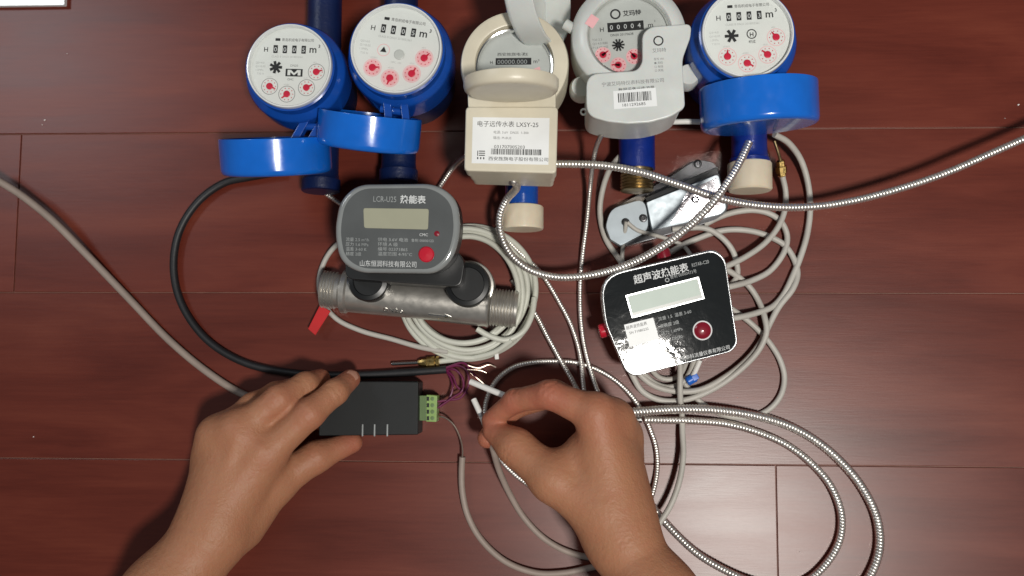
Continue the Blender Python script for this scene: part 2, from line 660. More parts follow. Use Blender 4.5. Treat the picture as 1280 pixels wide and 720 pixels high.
# ------------------------------------------------------------------ dial print
def dial_print(par, T, zf, kind, s=1.0):
    """Everything printed on or sunk in a round meter face of radius 28 (times s)."""
    ink, grey, pale, ring, red = G(), G(), G(), G(), G()
    S = T @ Matrix.Diagonal((s, s, 1, 1))
    z = zf + .05
    head = {'m': '青岛积成电子有限公司', 't': '青岛积成电子有限公司', 'h': '青岛积成电子有限公司'}[kind]
    grey.text(head, -7, 18.5, 2.4, z, S, sx=.95, bold=.03)
    ink.rect(-11.5, 18.5, -8.1, 20.4, z, S)
    ink.text('H', -19.4, 10.6, 4.6, z, S, bold=.05)
    ink.text('m', 12.6, 10.6, 7.2, z, S, bold=.10)
    ink.text('3', 18.9, 14.2, 3.2, z, S, bold=.06)
    for i, x in enumerate((-11, -4.4, 2.2, 8.8)):
        w_ = G()
        w_.box((0, 0, .1), (3.0, 5.6, .5), .15)
        wo = w_.build('digit_wheel', 'ink', par, S @ Tr(x, 12.6, zf - .05))
        d = G().text('0' if i < 3 else random.choice('0358'), 0, -1.8, 4.6, .38, align='CENTER')
        d.build('digit', 'whiteink', wo, smooth=False, recalc=False)
    pale.text('CLASS B DN20 2018052361', -13.5, 6.6, 2.0, z, S, sx=.95)
    for i, tx in enumerate(('Q3=4.0', 'Q1=0.05', '1.0MPa', 'T30 H')):
        pale.text(tx, -24.5 + (i == 3) * 1.2, 2.0 - 2.6 * i, 2.0, z, S)
    subs = ((18.6, -3), (12.3, -14.3), (-1.2, -19.2), (-13.6, -14.0))
    for k, (x, y) in enumerate(subs):
        ring_g = ring if kind != 'm' else grey
        ring_g.annulus(5.5, 5.9, z, 32, S, (x, y))
        if kind == 't':
            ring.annulus(2.4, 5.2, z + .02, 24, S, (x, y))
        for a in range(10):
            an = a * math.pi / 5
            red.disc(.42, z + .05, 6, S, (x + 4.2 * math.cos(an), y + 4.2 * math.sin(an)))
        pale.text('x0.%s1' % ('0' * k), x - 2.6, y + 6.3, 1.5, z, S)
        pt = G()
        pt.lathe([(2.35, 0), (2.35, .5), (1.9, .8)], 20)
        a = (0.3, 0.5, -2.4, -.4)[k] + (kind == 'h') * 1.9 + (kind == 't') * .6
        pt.prism([(-1.0, -1.2), (4.6, -.25), (4.6, .25), (-1.0, 1.2)], .1, .55, .1, 1, Rz(a))
        pt.build('pointer', 'red', par, S @ Tr(x, y, zf + .1))
    st = G()
    if kind in 'mh':
        for a in range(6 if kind == 'h' else 7):
            an = 2 * math.pi * a / (6 if kind == 'h' else 7)
            st.prism([(.9, -.8), (4.4, -.95), (4.4, .95), (.9, .8)], 0, .5, .1, 1, Rz(an))
        st.lathe([(1.7, 0), (1.7, .55)], 16)
        st.build('star_wheel', 'ink', par, S @ Tr(-10, -.4, zf + .08))
    if kind == 'm':
        ink.rect(-3, -6.6, 9, -1.2, z, S)
        w2 = G()
        w2.poly([(-1.6, -5.8), (.4, -5.8), (.4, -3.6), (3, -5.8), (5.6, -3.6), (5.6, -5.8), (7.6, -5.8), (7.6, -1.9), (5.2, -1.9), (3, -4.2), (.8, -1.9), (-1.6, -1.9)], z + .04, S)
        w2.build('emblem', 'dial', par, smooth=False, recalc=False)
        grey.text('DN20', 0, 0.4, 2.2, z, S)
        ink.text('CMC', -1.5, -9.4, 2.0, z, S)
    elif kind == 'h':
        ink.annulus(2.6, 3.3, z, 28, S, (3, .2))
        ink.text('H', 3, -1.4, 3.8, z, S, 'CENTER', bold=.1)
        ink.text('积成', 3, -5.8, 2.3, z, S, 'CENTER')
    else:
        ring.annulus(3.7, 4.1, z, 28, S, (-8.5, -1.5))
        ink.poly([(-10.6, -2.8), (-6.4, -2.8), (-8.5, .9)], z, S)
        G().lathe([(3.4, 0), (3.4, .6), (2.6, 1.2)], 28).build('sight_glass', 'dialgrey', par, S @ Tr(2.2, -3.2, zf + .05))
        pale.text('HPC 101', -2.5, -9.2, 1.9, z, S)
    for gg, mt, nm in ((ink, 'ink', 'dial_lettering'), (grey, 'greyink', 'dial_lettering'), (pale, 'paleink', 'dial_lettering'),
                       (ring, 'pinkink' if kind != 'h' else 'pinkink', 'gauge_rings'), (red, 'redink', 'gauge_marks')):
        if gg.v:
            gg.build(nm, mt, par, smooth=False, recalc=False)


def cup(Rr, depth, wall=1.7):
    g = G()
    g.lathe([(.01, 0), (Rr - 4.5, 0), (Rr - 2.2, .5), (Rr - .7, 1.8), (Rr, 4.2), (Rr, depth - .5), (Rr - .4, depth), (Rr - wall, depth),
             (Rr - wall, 2.2), (.01, 2.0)], 72, None, True, True)
    return g


def lid_matrix(u, v, zc, Rr, depth, t, yaw):
    """Frame of an open cup lid whose highest line is seen centred at pixel u, v."""
    a = Vector((0, math.cos(t), math.sin(t)))
    upv = Vector((0, -math.sin(t), math.cos(t)))
    Q = Rz(yaw)
    a, upv = Q.to_3x3() @ a, Q.to_3x3() @ upv
    x = upv.cross(a) * -1
    x = a.cross(upv)
    rot = Matrix((upv.cross(a), upv, a)).transposed()
    top = P(u, v, zc + Rr * math.cos(t))
    c = top - upv * Rr - a * (depth / 2)
    m = rot.to_4x4()
    m.translation = c
    return m


def pipe_end(g, y0, y1, r, z):
    g.lathe([(r, 0), (r, abs(y1 - y0))], 32, Tr(0, min(y0, y1), z) @ ALONG_Y)


# ------------------------------------------------------------------ blue water meters
def blue_meter(label, u, v, zf, rdial, rbody, kind, rot, lid, pipe_v, cap, hx=(0, 0)):
    c = P(u, v, zf)
    t = thing('water_meter', label, 'water meter', c, 'blue water meters with their lids folded open')
    W = Rz(rot)
    pz = 24
    # body casting with pipe
    b = G()
    b.lathe([(14, 6), (24, 10), (rbody - 5, 22), (rbody - 3, 50), (rbody - 4, 62)], 48)
    pe_ = P(pipe_v[0], pipe_v[1], pz)
    lt_ = local(t)
    yt = P(640, -60, pz).y
    b.build('body', 'bluepaint' if kind == 'h' else 'blueshade', t, W)  # two meters get the enamel with shade painted in
    G().lathe([(13.5, 0), (14.6, .8), (14.6, 9), (13.6, 10), (13, 14), (13, yt - pe_.y)], 40, lt_ @ Tr(pe_.x, pe_.y, pz) @ ALONG_Y).build('pipe', 'bluepaint' if kind == 'h' else 'blueshade', t)
    if cap:
        G().lathe([(15.0, 0), (16.2, 1.2), (16.2, cap[1] - 1), (15.4, cap[1]), (13, cap[1])], 36, lt_ @ Tr(pe_.x, pe_.y - cap[1] + 6, pz) @ ALONG_Y).build('end_cap', 'beigecap', t)
    # ring housing
    h = G()
    h.lathe([(rbody - 3.5, 60), (rbody - .8, 62), (rbody, 64), (rbody, zf - 17), (rbody - 1.2, zf - 15), (rdial + 2.5, zf - 12.5), (rdial + 1.6, zf - 11.5),
             (rdial + 1.6, zf - 3), (rdial + .4, zf - 2.4), (rdial + .2, zf - 8)], 80, None, False, False)
    h.build('ring_housing', 'blue', t, W)
    bz = G()
    bz.lathe([(rdial + .2, zf - 9), (rdial + .3, zf - 1), (rdial - .2, zf + .3), (rdial - 1.0, zf + .4), (rdial - 1.5, zf - .6), (rdial - 1.6, zf - 3)], 80, None, False, False)
    bz.build('bezel', 'bezel', t, W)
    k = (rdial - 1.6) / 28.
    G().disc(rdial - 1.4, zf - 3.2, 72).build('dial_face', 'dial', t, W, smooth=False)
    dial_print(t, W, zf - 3.2, kind, k)
    G().lathe([(rdial - 1.5, zf - 1.0), (rdial * .6, zf - .65), (.01, zf - .5)], 64, None, False, True).build('glass', 'glass', t, W)
    # lid
    lu, lv, zc, Rl, dl, tt, yaw = lid
    LM = local(t) @ lid_matrix(lu, lv, zc, Rl, dl, tt, yaw)
    lo = cup(Rl, dl).build('lid', 'bluelid', t, LM)
    hg = G()
    a, e = Vector((0, -(rbody - 6), zf - 19)), LM @ Vector((-hx[1], Rl * .25, dl - 2))
    for sx in (-6, 6):
        p0 = W @ (a + Vector((sx + hx[0], 0, 0)))
        p1 = Vector((e.x + sx, e.y, e.z))
        md = (p0 + p1) / 2
        dd = p1 - p0
        hg.box((md.x, md.y, md.z - 3), (5.5, dd.length + 3, 6), .8, None, math.atan2(dd.y, dd.x) - math.pi / 2)
    hg.build('hinge', 'blue', t)
    G().tube([W @ (a + Vector((-10 + hx[0], -7, -2))), W @ (a + Vector((10 + hx[0], -7, -2)))], 2.6, 12, 4).build('hinge_pin', 'blue', t)
    return t


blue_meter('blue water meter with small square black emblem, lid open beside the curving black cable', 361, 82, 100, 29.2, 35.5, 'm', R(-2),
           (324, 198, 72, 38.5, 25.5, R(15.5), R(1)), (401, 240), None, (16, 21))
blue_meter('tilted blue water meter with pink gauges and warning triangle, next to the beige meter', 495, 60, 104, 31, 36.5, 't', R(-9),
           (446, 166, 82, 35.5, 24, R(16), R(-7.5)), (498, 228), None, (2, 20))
blue_meter('bright blue water meter with round letter H emblem, standing right of the frosted grey meter', 935, 41, 104, 30.2, 36.5, 'h', R(3),
           (966, 120, 74, 40, 29, R(6), R(3)), (937, 214), (237, 21))

# ------------------------------------------------------------------ beige meter with box
zb = 96
c = P(643, 79, zb)
bm_ = thing('water_meter', 'beige water meter with hinged visor and boxed electronics under a white barcode label', 'water meter', c)
L = local(bm_)
pz = 24
b = G()
b.lathe([(14, 6), (24, 10), (31, 22), (33, 60)], 48, Tr(c.x, c.y, 0))
px = P(652, 240, pz)
yb = P(652, 262, pz).y
yt = P(640, -60, pz).y
b.lathe([(12.5, 0), (12.5, yt - yb)], 32, Tr(px.x, yb, pz) @ ALONG_Y)
b.build('body', 'blue', bm_, L)
yc = P(652, 287, pz).y
G().lathe([(15.2, 0), (16, 1), (16, 16.5), (15.2, 17.5), (12, 17.5)], 40, Tr(px.x + .5, yc, pz) @ ALONG_Y).build('end_cap', 'beigecap', bm_, L)
h = G()
h.lathe([(33, 55), (36, 57), (37, 60), (37, zb - 3), (36.2, zb - .8), (34.5, zb), (28.5, zb), (27, zb - .6), (26.2, zb - 5)], 72, Tr(c), False, False) if False else \
    h.lathe([(33, 55), (36, 57), (37, 60), (37, zb - 3), (36.2, zb - .8), (34.5, zb), (28.5, zb), (27, zb - .6), (26.2, zb - 5)], 72, Tr(c.x, c.y, 0), False, False)
h.build('ring_housing', 'beige', bm_, L)
dc = P(643, 84, zb - 4)
G().lathe([(26.6, zb - 6), (26.8, zb - 2.6), (26.2, zb - 1.8), (25.2, zb - 2.2), (24.6, zb - 5)], 72, Tr(dc.x, dc.y, 0), False, False).build('bezel', 'chrome', bm_, L)
G().disc(26, zb - 6.2, 64, Tr(dc.x, dc.y, 0)).build('dial_face', 'dialgrey', bm_, L, smooth=False)
T = Tr(dc.x, dc.y, zb - 6.1)
ink, grey = G(), G()
ink.rect(-13, 2.4, 11.5, 7.2, 0, T)
di = G().text('00000.000', -12, 3.0, 4.4, .05, T, sx=1.12)
di.build('dial_lettering', 'dimwhite', bm_, L, smooth=False, recalc=False)
ink.text('西安旌旗电子', -12, 8.8, 2.6, 0, T, sx=1.25)
ink.text('CE', 6, 8.8, 2.6, 0, T)
ink.text('H', -17, 3.2, 3, 0, T)
ink.text('m³', 12.8, 3.4, 4, 0, T)
for i in range(3):
    ink.rect(-21, -5.6 + 1.9 * i, -13.5, -4.6 + 1.9 * i, 0, T)
ink.rect(-21, -5.6, -19.6, -1, 0, T)
grey.text('LXSY-25 2017', -10, -2.4, 2.3, 0, T)
ink.build('dial_lettering', 'ink', bm_, L, smooth=False, recalc=False)
grey.build('dial_lettering', 'paleink', bm_, L, smooth=False, recalc=False)
sg = G()
sg.poly([(0, 0), (7.5, 1.2), (8.2, 3.8), (4, 4.2), (.6, 3)], 0, T @ Tr(11.5, -6, .1) @ Rz(R(25)))
sg.build('seal_sticker', 'pinkink', bm_, L, smooth=False)
G().lathe([(24.8, zb - 2.6), (.01, zb - 2.2)], 48, Tr(dc.x, dc.y, 0), False, True).build('glass', 'glass', bm_, L)
vm = lid_matrix(636, 93.5, 129, 30.5, 9, R(4), R(0))
cup(30.5, 9, 2.0).build('lid', 'beige', bm_, L @ vm)
# electronics box
zx = 101
qd = [(582, 133), (697.5, 133), (695.5, 217), (580, 213.5)]
pq = [P(*p, zx) for p in qd]
out = round_poly(ccw([(p.x, p.y) for p in pq]), 3.2, 5)
G().prism(out, 84, zx, 1.4, 3).build('cover', 'beige', bm_, L)
cx, cy = sum(p[0] for p in pq) / 4, sum(p[1] for p in pq) / 4
out2 = [((x - cx) * .965 + cx, (y - cy) * .965 + cy) for x, y in out]
G().prism(out2, 66, 83.2, .6, 2).build('box_body', 'beige', bm_, L)
out3 = [((x - cx) * .94 + cx, (y - cy) * .95 + cy) for x, y in out]
G().prism(out3, 50, 65.2, .6, 2).build('box_base', 'beige', bm_, L)
nk = [P(584, 108, 98), P(695, 108, 98), P(695, 136, 98), P(585, 136, 98)]
G().prism(round_poly(ccw([(p.x, p.y) for p in nk]), 2, 3), 52, 98.5, 1.2, 2).build('neck', 'beige', bm_, L)
lc = [P(*p, zx + .1) for p in ((591, 146.5), (687, 147.5), (685.5, 206), (589.5, 204))]
lg = G().prism(ccw([(p.x, p.y) for p in lc]), zx - .1, zx + .15, 0)
lab = lg.build('paper_label', 'paper', bm_, L, smooth=False)
org, ex = lc[3], (lc[2] - lc[3])
wid, hei = ex.length, (lc[0] - lc[3]).length
T = Tr(org.x, org.y, zx + .2) @ Rz(math.atan2(ex.y, ex.x))
ink, grey = G(), G()
ink.text('电子远传水表 LXSY-25', wid * .05, hei * .81, 4.3, 0, T, sx=.98)
grey.text('电源: 3.6V  DN25  1-300', wid * .27, hei * .655, 2.3, 0, T)
grey.text('输出: M-BUS', wid * .27, hei * .535, 2.3, 0, T)
ink.text('031707005203', wid * .285, hei * .335, 3.1, 0, T, sx=1.12)
random.seed(4)
x = wid * .25
while x < wid * .90:
    b_ = random.choice((.28, .28, .5, .75))
    ink.rect(x, hei * .20, min(x + b_, wid * .91), hei * .325, 0, T)
    x += b_ + random.choice((.28, .4, .6))
ink.text('西安旌旗电子股份有限公司', wid * .215, hei * .075, 2.9, 0, T, sx=1.16)
for i in range(3):
    ink.rect(wid * .07 + i * 2.0, hei * .09, wid * .07 + i * 2.0 + .8, hei * .135, 0, T)
    ink.rect(wid * .09, hei * (.165 + .045 * i), wid * .17, hei * (.185 + .045 * i), 0, T)
ink.rect(wid * .07, hei * .16, wid * .08, hei * .275, 0, T)
ink.build('label_lettering', 'ink', lab, smooth=False, recalc=False)
grey.build('label_lettering', 'greyink', lab, smooth=False, recalc=False)

# ------------------------------------------------------------------ frosted grey meter
zf = 100
c = P(787, 42, zf)
gm = thing('water_meter', 'frosted grey water meter with a notched cover plate and a barcode sticker', 'water meter', c)
L = local(gm)
b = G()
b.lathe([(14, 6), (24, 10), (31, 22), (33, 60)], 48, Tr(c.x, c.y, 0))
px = P(796, 190, pz)
yb = P(796, 212, pz).y
b.lathe([(13.5, 0), (13.5, P(640, -60, pz).y - yb)], 32, Tr(px.x, yb, pz) @ ALONG_Y)
b.build('body', 'bluepaint', gm, L)
pr = [(11.5, 0)]
for i in range(6):
    pr += [(12.6, .6 + i * 2.3), (11.4, 1.75 + i * 2.3)]
pr += [(12.0, 15.5), (12.0, 17)]
G().lathe(pr, 40, Tr(px.x, yb - 16.5, pz) @ ALONG_Y).build('thread', 'dullbrass', gm, L, ang=25)
G().lathe([(34, 55), (37, 58), (39, 62), (39.2, zf - 7), (38, zf - 4), (33, zf - .8), (29, zf), (28, zf - 1), (27.6, zf - 5)], 72, Tr(c.x, c.y, 0), False, False).build('ring_housing', 'frostsolid', gm, L)
G().lathe([(28, zf - 6), (28, zf - 2.2), (27, zf - 1.6), (26.4, zf - 4)], 72, Tr(c.x, c.y, 0), False, False).build('bezel', 'chrome', gm, L)
G().disc(27.6, zf - 5.2, 64, Tr(c.x, c.y, 0)).build('dial_face', 'dialgrey', gm, L, smooth=False)
T = Tr(c.x, c.y, zf - 5.1) @ Rz(R(4))
ink, grey, rd, pk = G(), G(), G(), G()
ink.annulus(2.5, 3.6, 0, 28, T, (-8, 16.2))
ink.text('艾玛特', -3, 14.6, 4.2, 0, T, bold=.08)
ink.rect(-14, 3.9, 10.5, 10.4, 0, T)
ink.text('H', -19.5, 4.6, 4.4, 0, T)
ink.text('m', 13.2, 5.2, 5, 0, T)
ink.text('3', 17.6, 8.6, 2, 0, T)
ink.text('DN20 20170628', -12.5, .9, 2.3, 0, T)
for i, tx in enumerate(('T30 2.5', 'Q3 4.0 R80', 'P1.6 CLASS')):
    grey.text(tx, -25, -1.4 - 2.7 * i, 2.2, 0, T)
for i in range(5):
    w_ = G().box((0, 0, .05), (3.6, 5, .3), .1).build('digit_wheel', 'ink', gm, L @ T @ Tr(-11.4 + 4.7 * i, 7.1, .2))
    G().text('0' if i < 4 else '4', 0, -1.7, 4.6, .24, align='CENTER').build('digit', 'whiteink', w_, smooth=False, recalc=False)
st = G()
for a in range(10):
    st.prism([(1.2, -.45), (4.2, -.6), (4.2, .6), (1.2, .45)], 0, .5, .05, 1, Rz(2 * math.pi * a / 10))
st.lathe([(1.9, 0), (1.9, .5)], 16)
st.build('star_wheel', 'ink', gm, L @ T @ Tr(-7.6, -5.6, .1))
for x, y, a in ((-18.4, -11.5, .6), (-8.6, -19.4, 3), (2.4, -14.2, 2.2)):
    pk.annulus(2.6, 5.4, .02, 28, T, (x, y))
    for k in range(10):
        rd.disc(.4, .05, 6, T, (x + 4.2 * math.cos(k * .628), y + 4.2 * math.sin(k * .628)))
    pt = G()
    pt.lathe([(2.3, 0), (2.3, .5)], 18)
    pt.prism([(-1, -1.1), (4.6, -.2), (4.6, .2), (-1, 1.1)], .1, .5, .05, 1, Rz(a))
    pt.build('pointer', 'red', gm, L @ T @ Tr(x, y, .1))
for gg, mt, nm in ((ink, 'ink', 'dial_lettering'), (grey, 'greyink', 'dial_lettering'), (rd, 'redink', 'gauge_marks'), (pk, 'pinkink', 'gauge_rings')):
    gg.build(nm, mt, gm, L, smooth=False, recalc=False)
sg = G()
sg.rect(-4, -3.2, 4, 3.2, 0, T @ Tr(-24.5, 10.5, 5.4) @ Rz(R(52)))
sg.build('seal_sticker', 'pinkink', gm, L, smooth=False)
G().lathe([(27, zf - 1.4), (.01, zf - .6)], 48, Tr(c.x, c.y, 0), False, True).build('glass', 'glass', gm, L)
# notched cover plate
zc_ = 106
LP = [(733, 144), (733, 92), (796, 88), (803, 78), (803, 42), (813, 33), (865, 29), (863, 47), (853, 74), (856.5, 134), (838, 146), (812, 153), (785, 154.5), (760, 152)]
pts = [P(*p, zc_) for p in LP]
out = round_poly(ccw([(p.x, p.y) for p in pts]), [3, 2, 3, 4, 3, 4, 2, 6, 8, 4, 9, 9, 9, 9][::1], 5)
G().prism(out, zc_ - 3.2, zc_, 1.2, 3).build('cover_plate', 'frostsolid', gm, L)
LB = [(734, 144), (733.5, 97), (799, 92), (853, 80), (855, 134), (838, 145), (812, 152), (785, 153.5), (760, 151)]
pts = [P(*p, zc_ - 3.3) for p in LB]
G().prism(round_poly(ccw([(p.x, p.y) for p in pts]), 6, 4), 58, zc_ - 3.3, .4, 1).build('module_case', 'frostsolid', gm, L)
for u_, v_ in ((727, 110), (860, 95)):
    p = P(u_, v_, 72)
    G().lathe([(7, 60), (8.5, 63), (8.5, 72), (7, 76)], 24, Tr(p.x, p.y, 0)).build('bolt_ear', 'frostsolid', gm, L)
p = P(729.5, 140, 78)
G().annulus(1.4, 2.5, 77, 16, Tr(0, 0, 0), (p.x, p.y), 2).build('seal_loop', 'frostsolid', gm, L)
sq = [P(*p, zc_) for p in ((766.5, 114), (819.5, 109.5), (821.5, 132.5), (767.5, 136.5))]
lab = G().prism(ccw([(p.x, p.y) for p in sq]), zc_ - .1, zc_ + .15, 0).build('barcode_label', 'paper', gm, L, smooth=False)
ex = sq[2] - sq[3]
T = Tr(sq[3].x, sq[3].y, zc_ + .2) @ Rz(math.atan2(ex.y, ex.x))
ink = G()
random.seed(9)
x = 3.2
while x < ex.length - 3.4:
    b_ = random.choice((.28, .28, .5, .7))
    ink.rect(x, 4.2, x + b_, 10.4, 0, T)
    x += b_ + random.choice((.3, .4, .6))
ink.text('1811292685', 5.2, 1.2, 2.9, 0, T, sx=1.1)
ink.build('label_lettering', 'ink', lab, smooth=False, recalc=False)
T2 = T @ Tr(0, 0, 0)
ink, grey = G(), G()
po = P(752, 108, zc_)
Tc = Tr(po.x, po.y, zc_ + .1) @ Rz(math.atan2(ex.y, ex.x))
grey.text('宁波艾玛特仪表科技有限公司', 0, 0, 3.1, 0, Tc, sx=1.03)
ink.text('数据采集远传流量', 10.8, -4.6, 3.0, 0, Tc, sx=1.0)
pl = P(823, 51, zc_)
Tl = Tr(pl.x, pl.y, zc_ + .1) @ Rz(R(4))
ink.annulus(2.5, 3.4, 0, 28, Tl)
grey.text('艾玛特', 0, -7.6, 3.1, 0, Tl, 'CENTER')
for i in range(4):
    grey.text(('型号 XX', '■ 无线', '□ 有线', '□ 其他')[i], -4, -13 - 2.6 * i, 1.8, 0, Tl)
ink.build('cover_lettering', 'ink', gm, L, smooth=False, recalc=False)
grey.build('cover_lettering', 'greyink', gm, L, smooth=False, recalc=False)
# its own lid, folded out to the side
ax = P(668, -14, 95)
Lm = Tr(ax.x - 8, ax.y, 88) @ Matrix.Rotation(R(68), 4, 'Y')
cup(38, 21, 1.8).build('lid', 'frostsolid', gm, L @ Lm)
hg = G()
hg.tube([P(706, 30, 90), P(716, 36, 90), P(728, 40, 92)], 4, 10, 3)
hg.build('hinge', 'frostsolid', gm, L)

# ------------------------------------------------------------------ grey heat meter on steel pipe
zh = 88
c = P(497, 287, zh)
hm = thing('heat_meter', 'smoky grey heat meter with blank olive display mounted on a threaded steel pipe', 'heat meter', P(520, 372, 0))
L = local(hm)
pa, pb = P(399, 360, 30), P(646, 386, 30)
d = (pb - pa)
ang = math.atan2(d.y, d.x)
LEN = d.length
PT = Tr(pa.x, pa.y, 20) @ Rz(ang) @ ALONG_X
rp = 15.2
body = G().lathe([(13, 14), (rp - 1, 15), (rp + 1.3, 16), (rp + 1.3, 19.5), (rp, 21), (rp, 40), (rp - .6, LEN * .5), (rp, LEN - 45), (rp, LEN - 23), (rp + .6, LEN - 21), (13, LEN - 19.5)], 64, PT)
body.build('pipe', 'steel', hm, L)
for s0, s1 in ((0, 14.5), (LEN - 20, LEN)):
    pr = [(12.5, s0)]
    n = int((s1 - s0 - 1.5) / 2.3)
    for i in range(n):
        pr += [(14.2, s0 + .8 + i * 2.3), (14.2, s0 + 1.2 + i * 2.3), (12.9, s0 + 2.0 + i * 2.3)]
    pr += [(12.9, s1)]
    G().lathe(pr, 56, PT).build('thread', 'steel', hm, L, ang=25)
for u_, v_, r0 in ((462, 352, 15), (585, 356, 16.5)):
    p = P(u_, v_, 40)
    G().lathe([(r0 + 2.2, 14), (r0 + 2.2, 31), (r0 + 1.6, 32.5), (r0 - 1, 33)], 48, Tr(p.x, p.y, 0)).build('boss', 'steel', hm, L)
    G().lathe([(r0, 30), (r0, 44), (r0 - 1, 46), (r0 - 4, 47), (r0 - 4.5, 45.5), (.01, 45.5)], 48, Tr(p.x, p.y, 0)).build('sensor_plug', 'black', hm, L)
nk = [P(*q_, 40) for q_ in ((440, 300), (560, 300), (585, 330), (580, 362), (440, 352))]
G().prism(round_poly(ccw([(p.x, p.y) for p in nk]), 6, 4), 34, 62, 1, 2).build('bridge', 'black', hm, L)
# embossing cast into the pipe
em = G()
Te = Tr(pa.x, pa.y, 20) @ Rz(ang)
pe = (Te.inverted() @ P(478, 389, 33)).x
for ch, off in (('D', 0), ('N', 4.2), ('2', 8.6), ('5', 12.6)):
    em.text(ch, pe + off, 0, 5, 0)
em.poly([(pe + 34, 2.2), (pe + 46, 2.2), (pe + 46, 3.6), (pe + 51, 1.6), (pe + 46, -.4), (pe + 46, 1.0), (pe + 34, 1.0)])
rr = rp - .25
em.v = [Te @ Vector((p.x, -rr * math.cos(R(72) - (p.y) / rr) * 1.0, rr * math.sin(R(72) - p.y / rr) + 0.0)) if False else
        Te @ Vector((p.x, -rr * math.sin(R(52) - p.y / rr), rr * math.cos(R(52) - p.y / rr))) for p in em.v]
eo = em.build('embossing', 'chrome', hm, L, smooth=False)
sol = eo.modifiers.new('thick', 'SOLIDIFY')
sol.thickness = .0009
sol.offset = 0
# display case
HMT = Tr(c.x, c.y, zh) @ Rz(R(-1.5)) @ Matrix.Rotation(R(4), 4, 'X')
outl = [(446, 230), (545, 229), (572, 249), (576, 290), (566, 324), (546, 342), (447, 341), (424, 326), (417, 290), (424, 250)]
loc_ = [onplane(HMT, *p) for p in outl]
out = round_poly(ccw([(p.x, p.y) for p in loc_]), [10] * 10, 6)
G().prism(out, -26, -2.0, 1.0, 2, botbev=3).build('case_base', 'black', hm, L @ HMT)
case = G().prism(out, -4.5, 0, 3.2, 5).build('display_case', 'greyshell', hm, L @ HMT)
cxx, cyy = sum(p[0] for p in out) / len(out), sum(p[1] for p in out) / len(out)
inn = [((x - cxx) * .90 + cxx, (y - cyy) * .90 + cyy) for x, y in out]
G().prism(inn, -.5, .12, 0).build('face_plate', 'greyface', case, Tr(0, 0, 0))


def face_rect(T, q4, z0, z1, r=1.0, bev=.2):
    ps = [onplane(T, *p, z1) for p in q4]
    return G().prism(round_poly(ccw([(p.x, p.y) for p in ps]), r, 3), z0, z1, bev, 1)


face_rect(HMT, ((454, 260), (536, 261), (535, 287), (455, 285)), .0, .45, 1.6).build('screen', 'lcdolive', hm, L @ HMT)
wi, di = G(), G()


def face_text(g, T, s, u, v, px_h, z=.2, rot=0., align='LEFT', sx=1., bold=0.):
    p = onplane(T, u, v, z)
    k = (onplane(T, u, v - 10, z) - p).length / 10
    g.text(s, p.x, p.y, px_h * k * 1.25, z, None, align, sx, rot, bold)


face_text(di, HMT, 'LCR-U25', 466, 252, 8, sx=.78)
face_text(wi, HMT, '热能表', 500, 253, 8.6, sx=1.0, bold=.12)
for i in range(4):
    face_text(di, HMT, ('流量 2.5 m³/h', '压力 1.6 MPa', '温差 3-60 K', '精度 2级')[i], 432, 301 + 6 * i, 4.2)
    face_text(di, HMT, ('供电 3.6V 电池', '环境 A 级', '编号 02371865', '温度范围 4-95°C')[i], 472, 301 + 6 * i, 4.2, sx=1.15)
face_text(wi, HMT, 'CMC', 524, 295, 4)
face_text(di, HMT, '鲁制 00000123', 514, 302, 3.6)
face_text(wi, HMT, '山东恒润科技有限公司', 449, 332, 6.6, sx=.88)
wi.build('face_lettering', 'whiteink', hm, L @ HMT, smooth=False, recalc=False)
di.build('face_lettering', 'dimwhite', hm, L @ HMT, smooth=False, recalc=False)
p = onplane(HMT, 533, 318, .5)
G().lathe([(5.4, 0), (5.4, 1.0), (4.6, 1.8), (.01, 2.1)], 32, Tr(p.x, p.y, 0)).build('button', 'redbutton', hm, L @ HMT)
p = onplane(HMT, 546, 292, .3)
G().lathe([(2.0, 0), (1.8, .4), (.01, .7)], 20, Tr(p.x, p.y, 0)).build('indicator', 'darkred', hm, L @ HMT)

# red tag hanging on the threaded end
tg = G()
q4 = [P(*p, 9) for p in ((400, 381), (413, 389), (394, 419), (385, 411))]
tg.prism(ccw([(p.x, p.y) for p in q4]), 8, 9, .2, 1)
o = tg.build('red_tag', 'redtag')
tag(o, 'red paper tag sticking out under the left threaded pipe end', 'tag')

# ------------------------------------------------------------------ black heat meter
n0 = Vector((.055, -.099, 1)).normalized()
c = P(838, 392, 46)
yaw = R(13.8)
tq = Vector((0, 0, 1)).rotation_difference(n0).to_matrix().to_4x4()
KT = Tr(c.x, c.y, 46) @ tq @ Rz(yaw)
km = thing('heat_meter', 'glossy black heat meter in a silver frame with pale display and round red button', 'heat meter', c)
L = local(km)
outl = [(749, 345), (893, 311), (907, 322), (923, 430), (915, 440), (793, 471), (782, 465), (756, 405)]
ps = [onplane(KT, *p) for p in outl]
out = round_poly(ccw([(p.x, p.y) for p in ps]), [7, 7, 7, 5, 6, 6, 6, 20], 6)
cxx, cyy = sum(p[0] for p in out) / len(out), sum(p[1] for p in out) / len(out)


def scaled(o_, dx):
    k = 1 - dx / 38.0
    return [((x - cxx) * (1 - dx / 43.) + cxx, (y - cyy) * (1 - dx / 34.) + cyy) for x, y in o_]


G().prism(scaled(out, 1.5), -30, -6, .8, 2, botbev=3).build('case_back', 'cabletan', km, L @ KT)
n = len(out)
i0, i1, i2 = out, scaled(out, .6), scaled(out, 1.8)
fr = G()
fr.rings([[(x, y, z) for x, y in scaled(out, i)] for i, z in ((0, -7), (0, -1.5), (.12, -.9), (.4, -.35), (.8, -.1), (1.15, -.2), (1.5, -.6), (1.7, -1.2), (1.75, -3))], True, False, False)
fr.build('frame', 'silver', km, L @ KT, ang=80)
face = G().prism(scaled(out, 1.45), -2.5, -.35, 0)
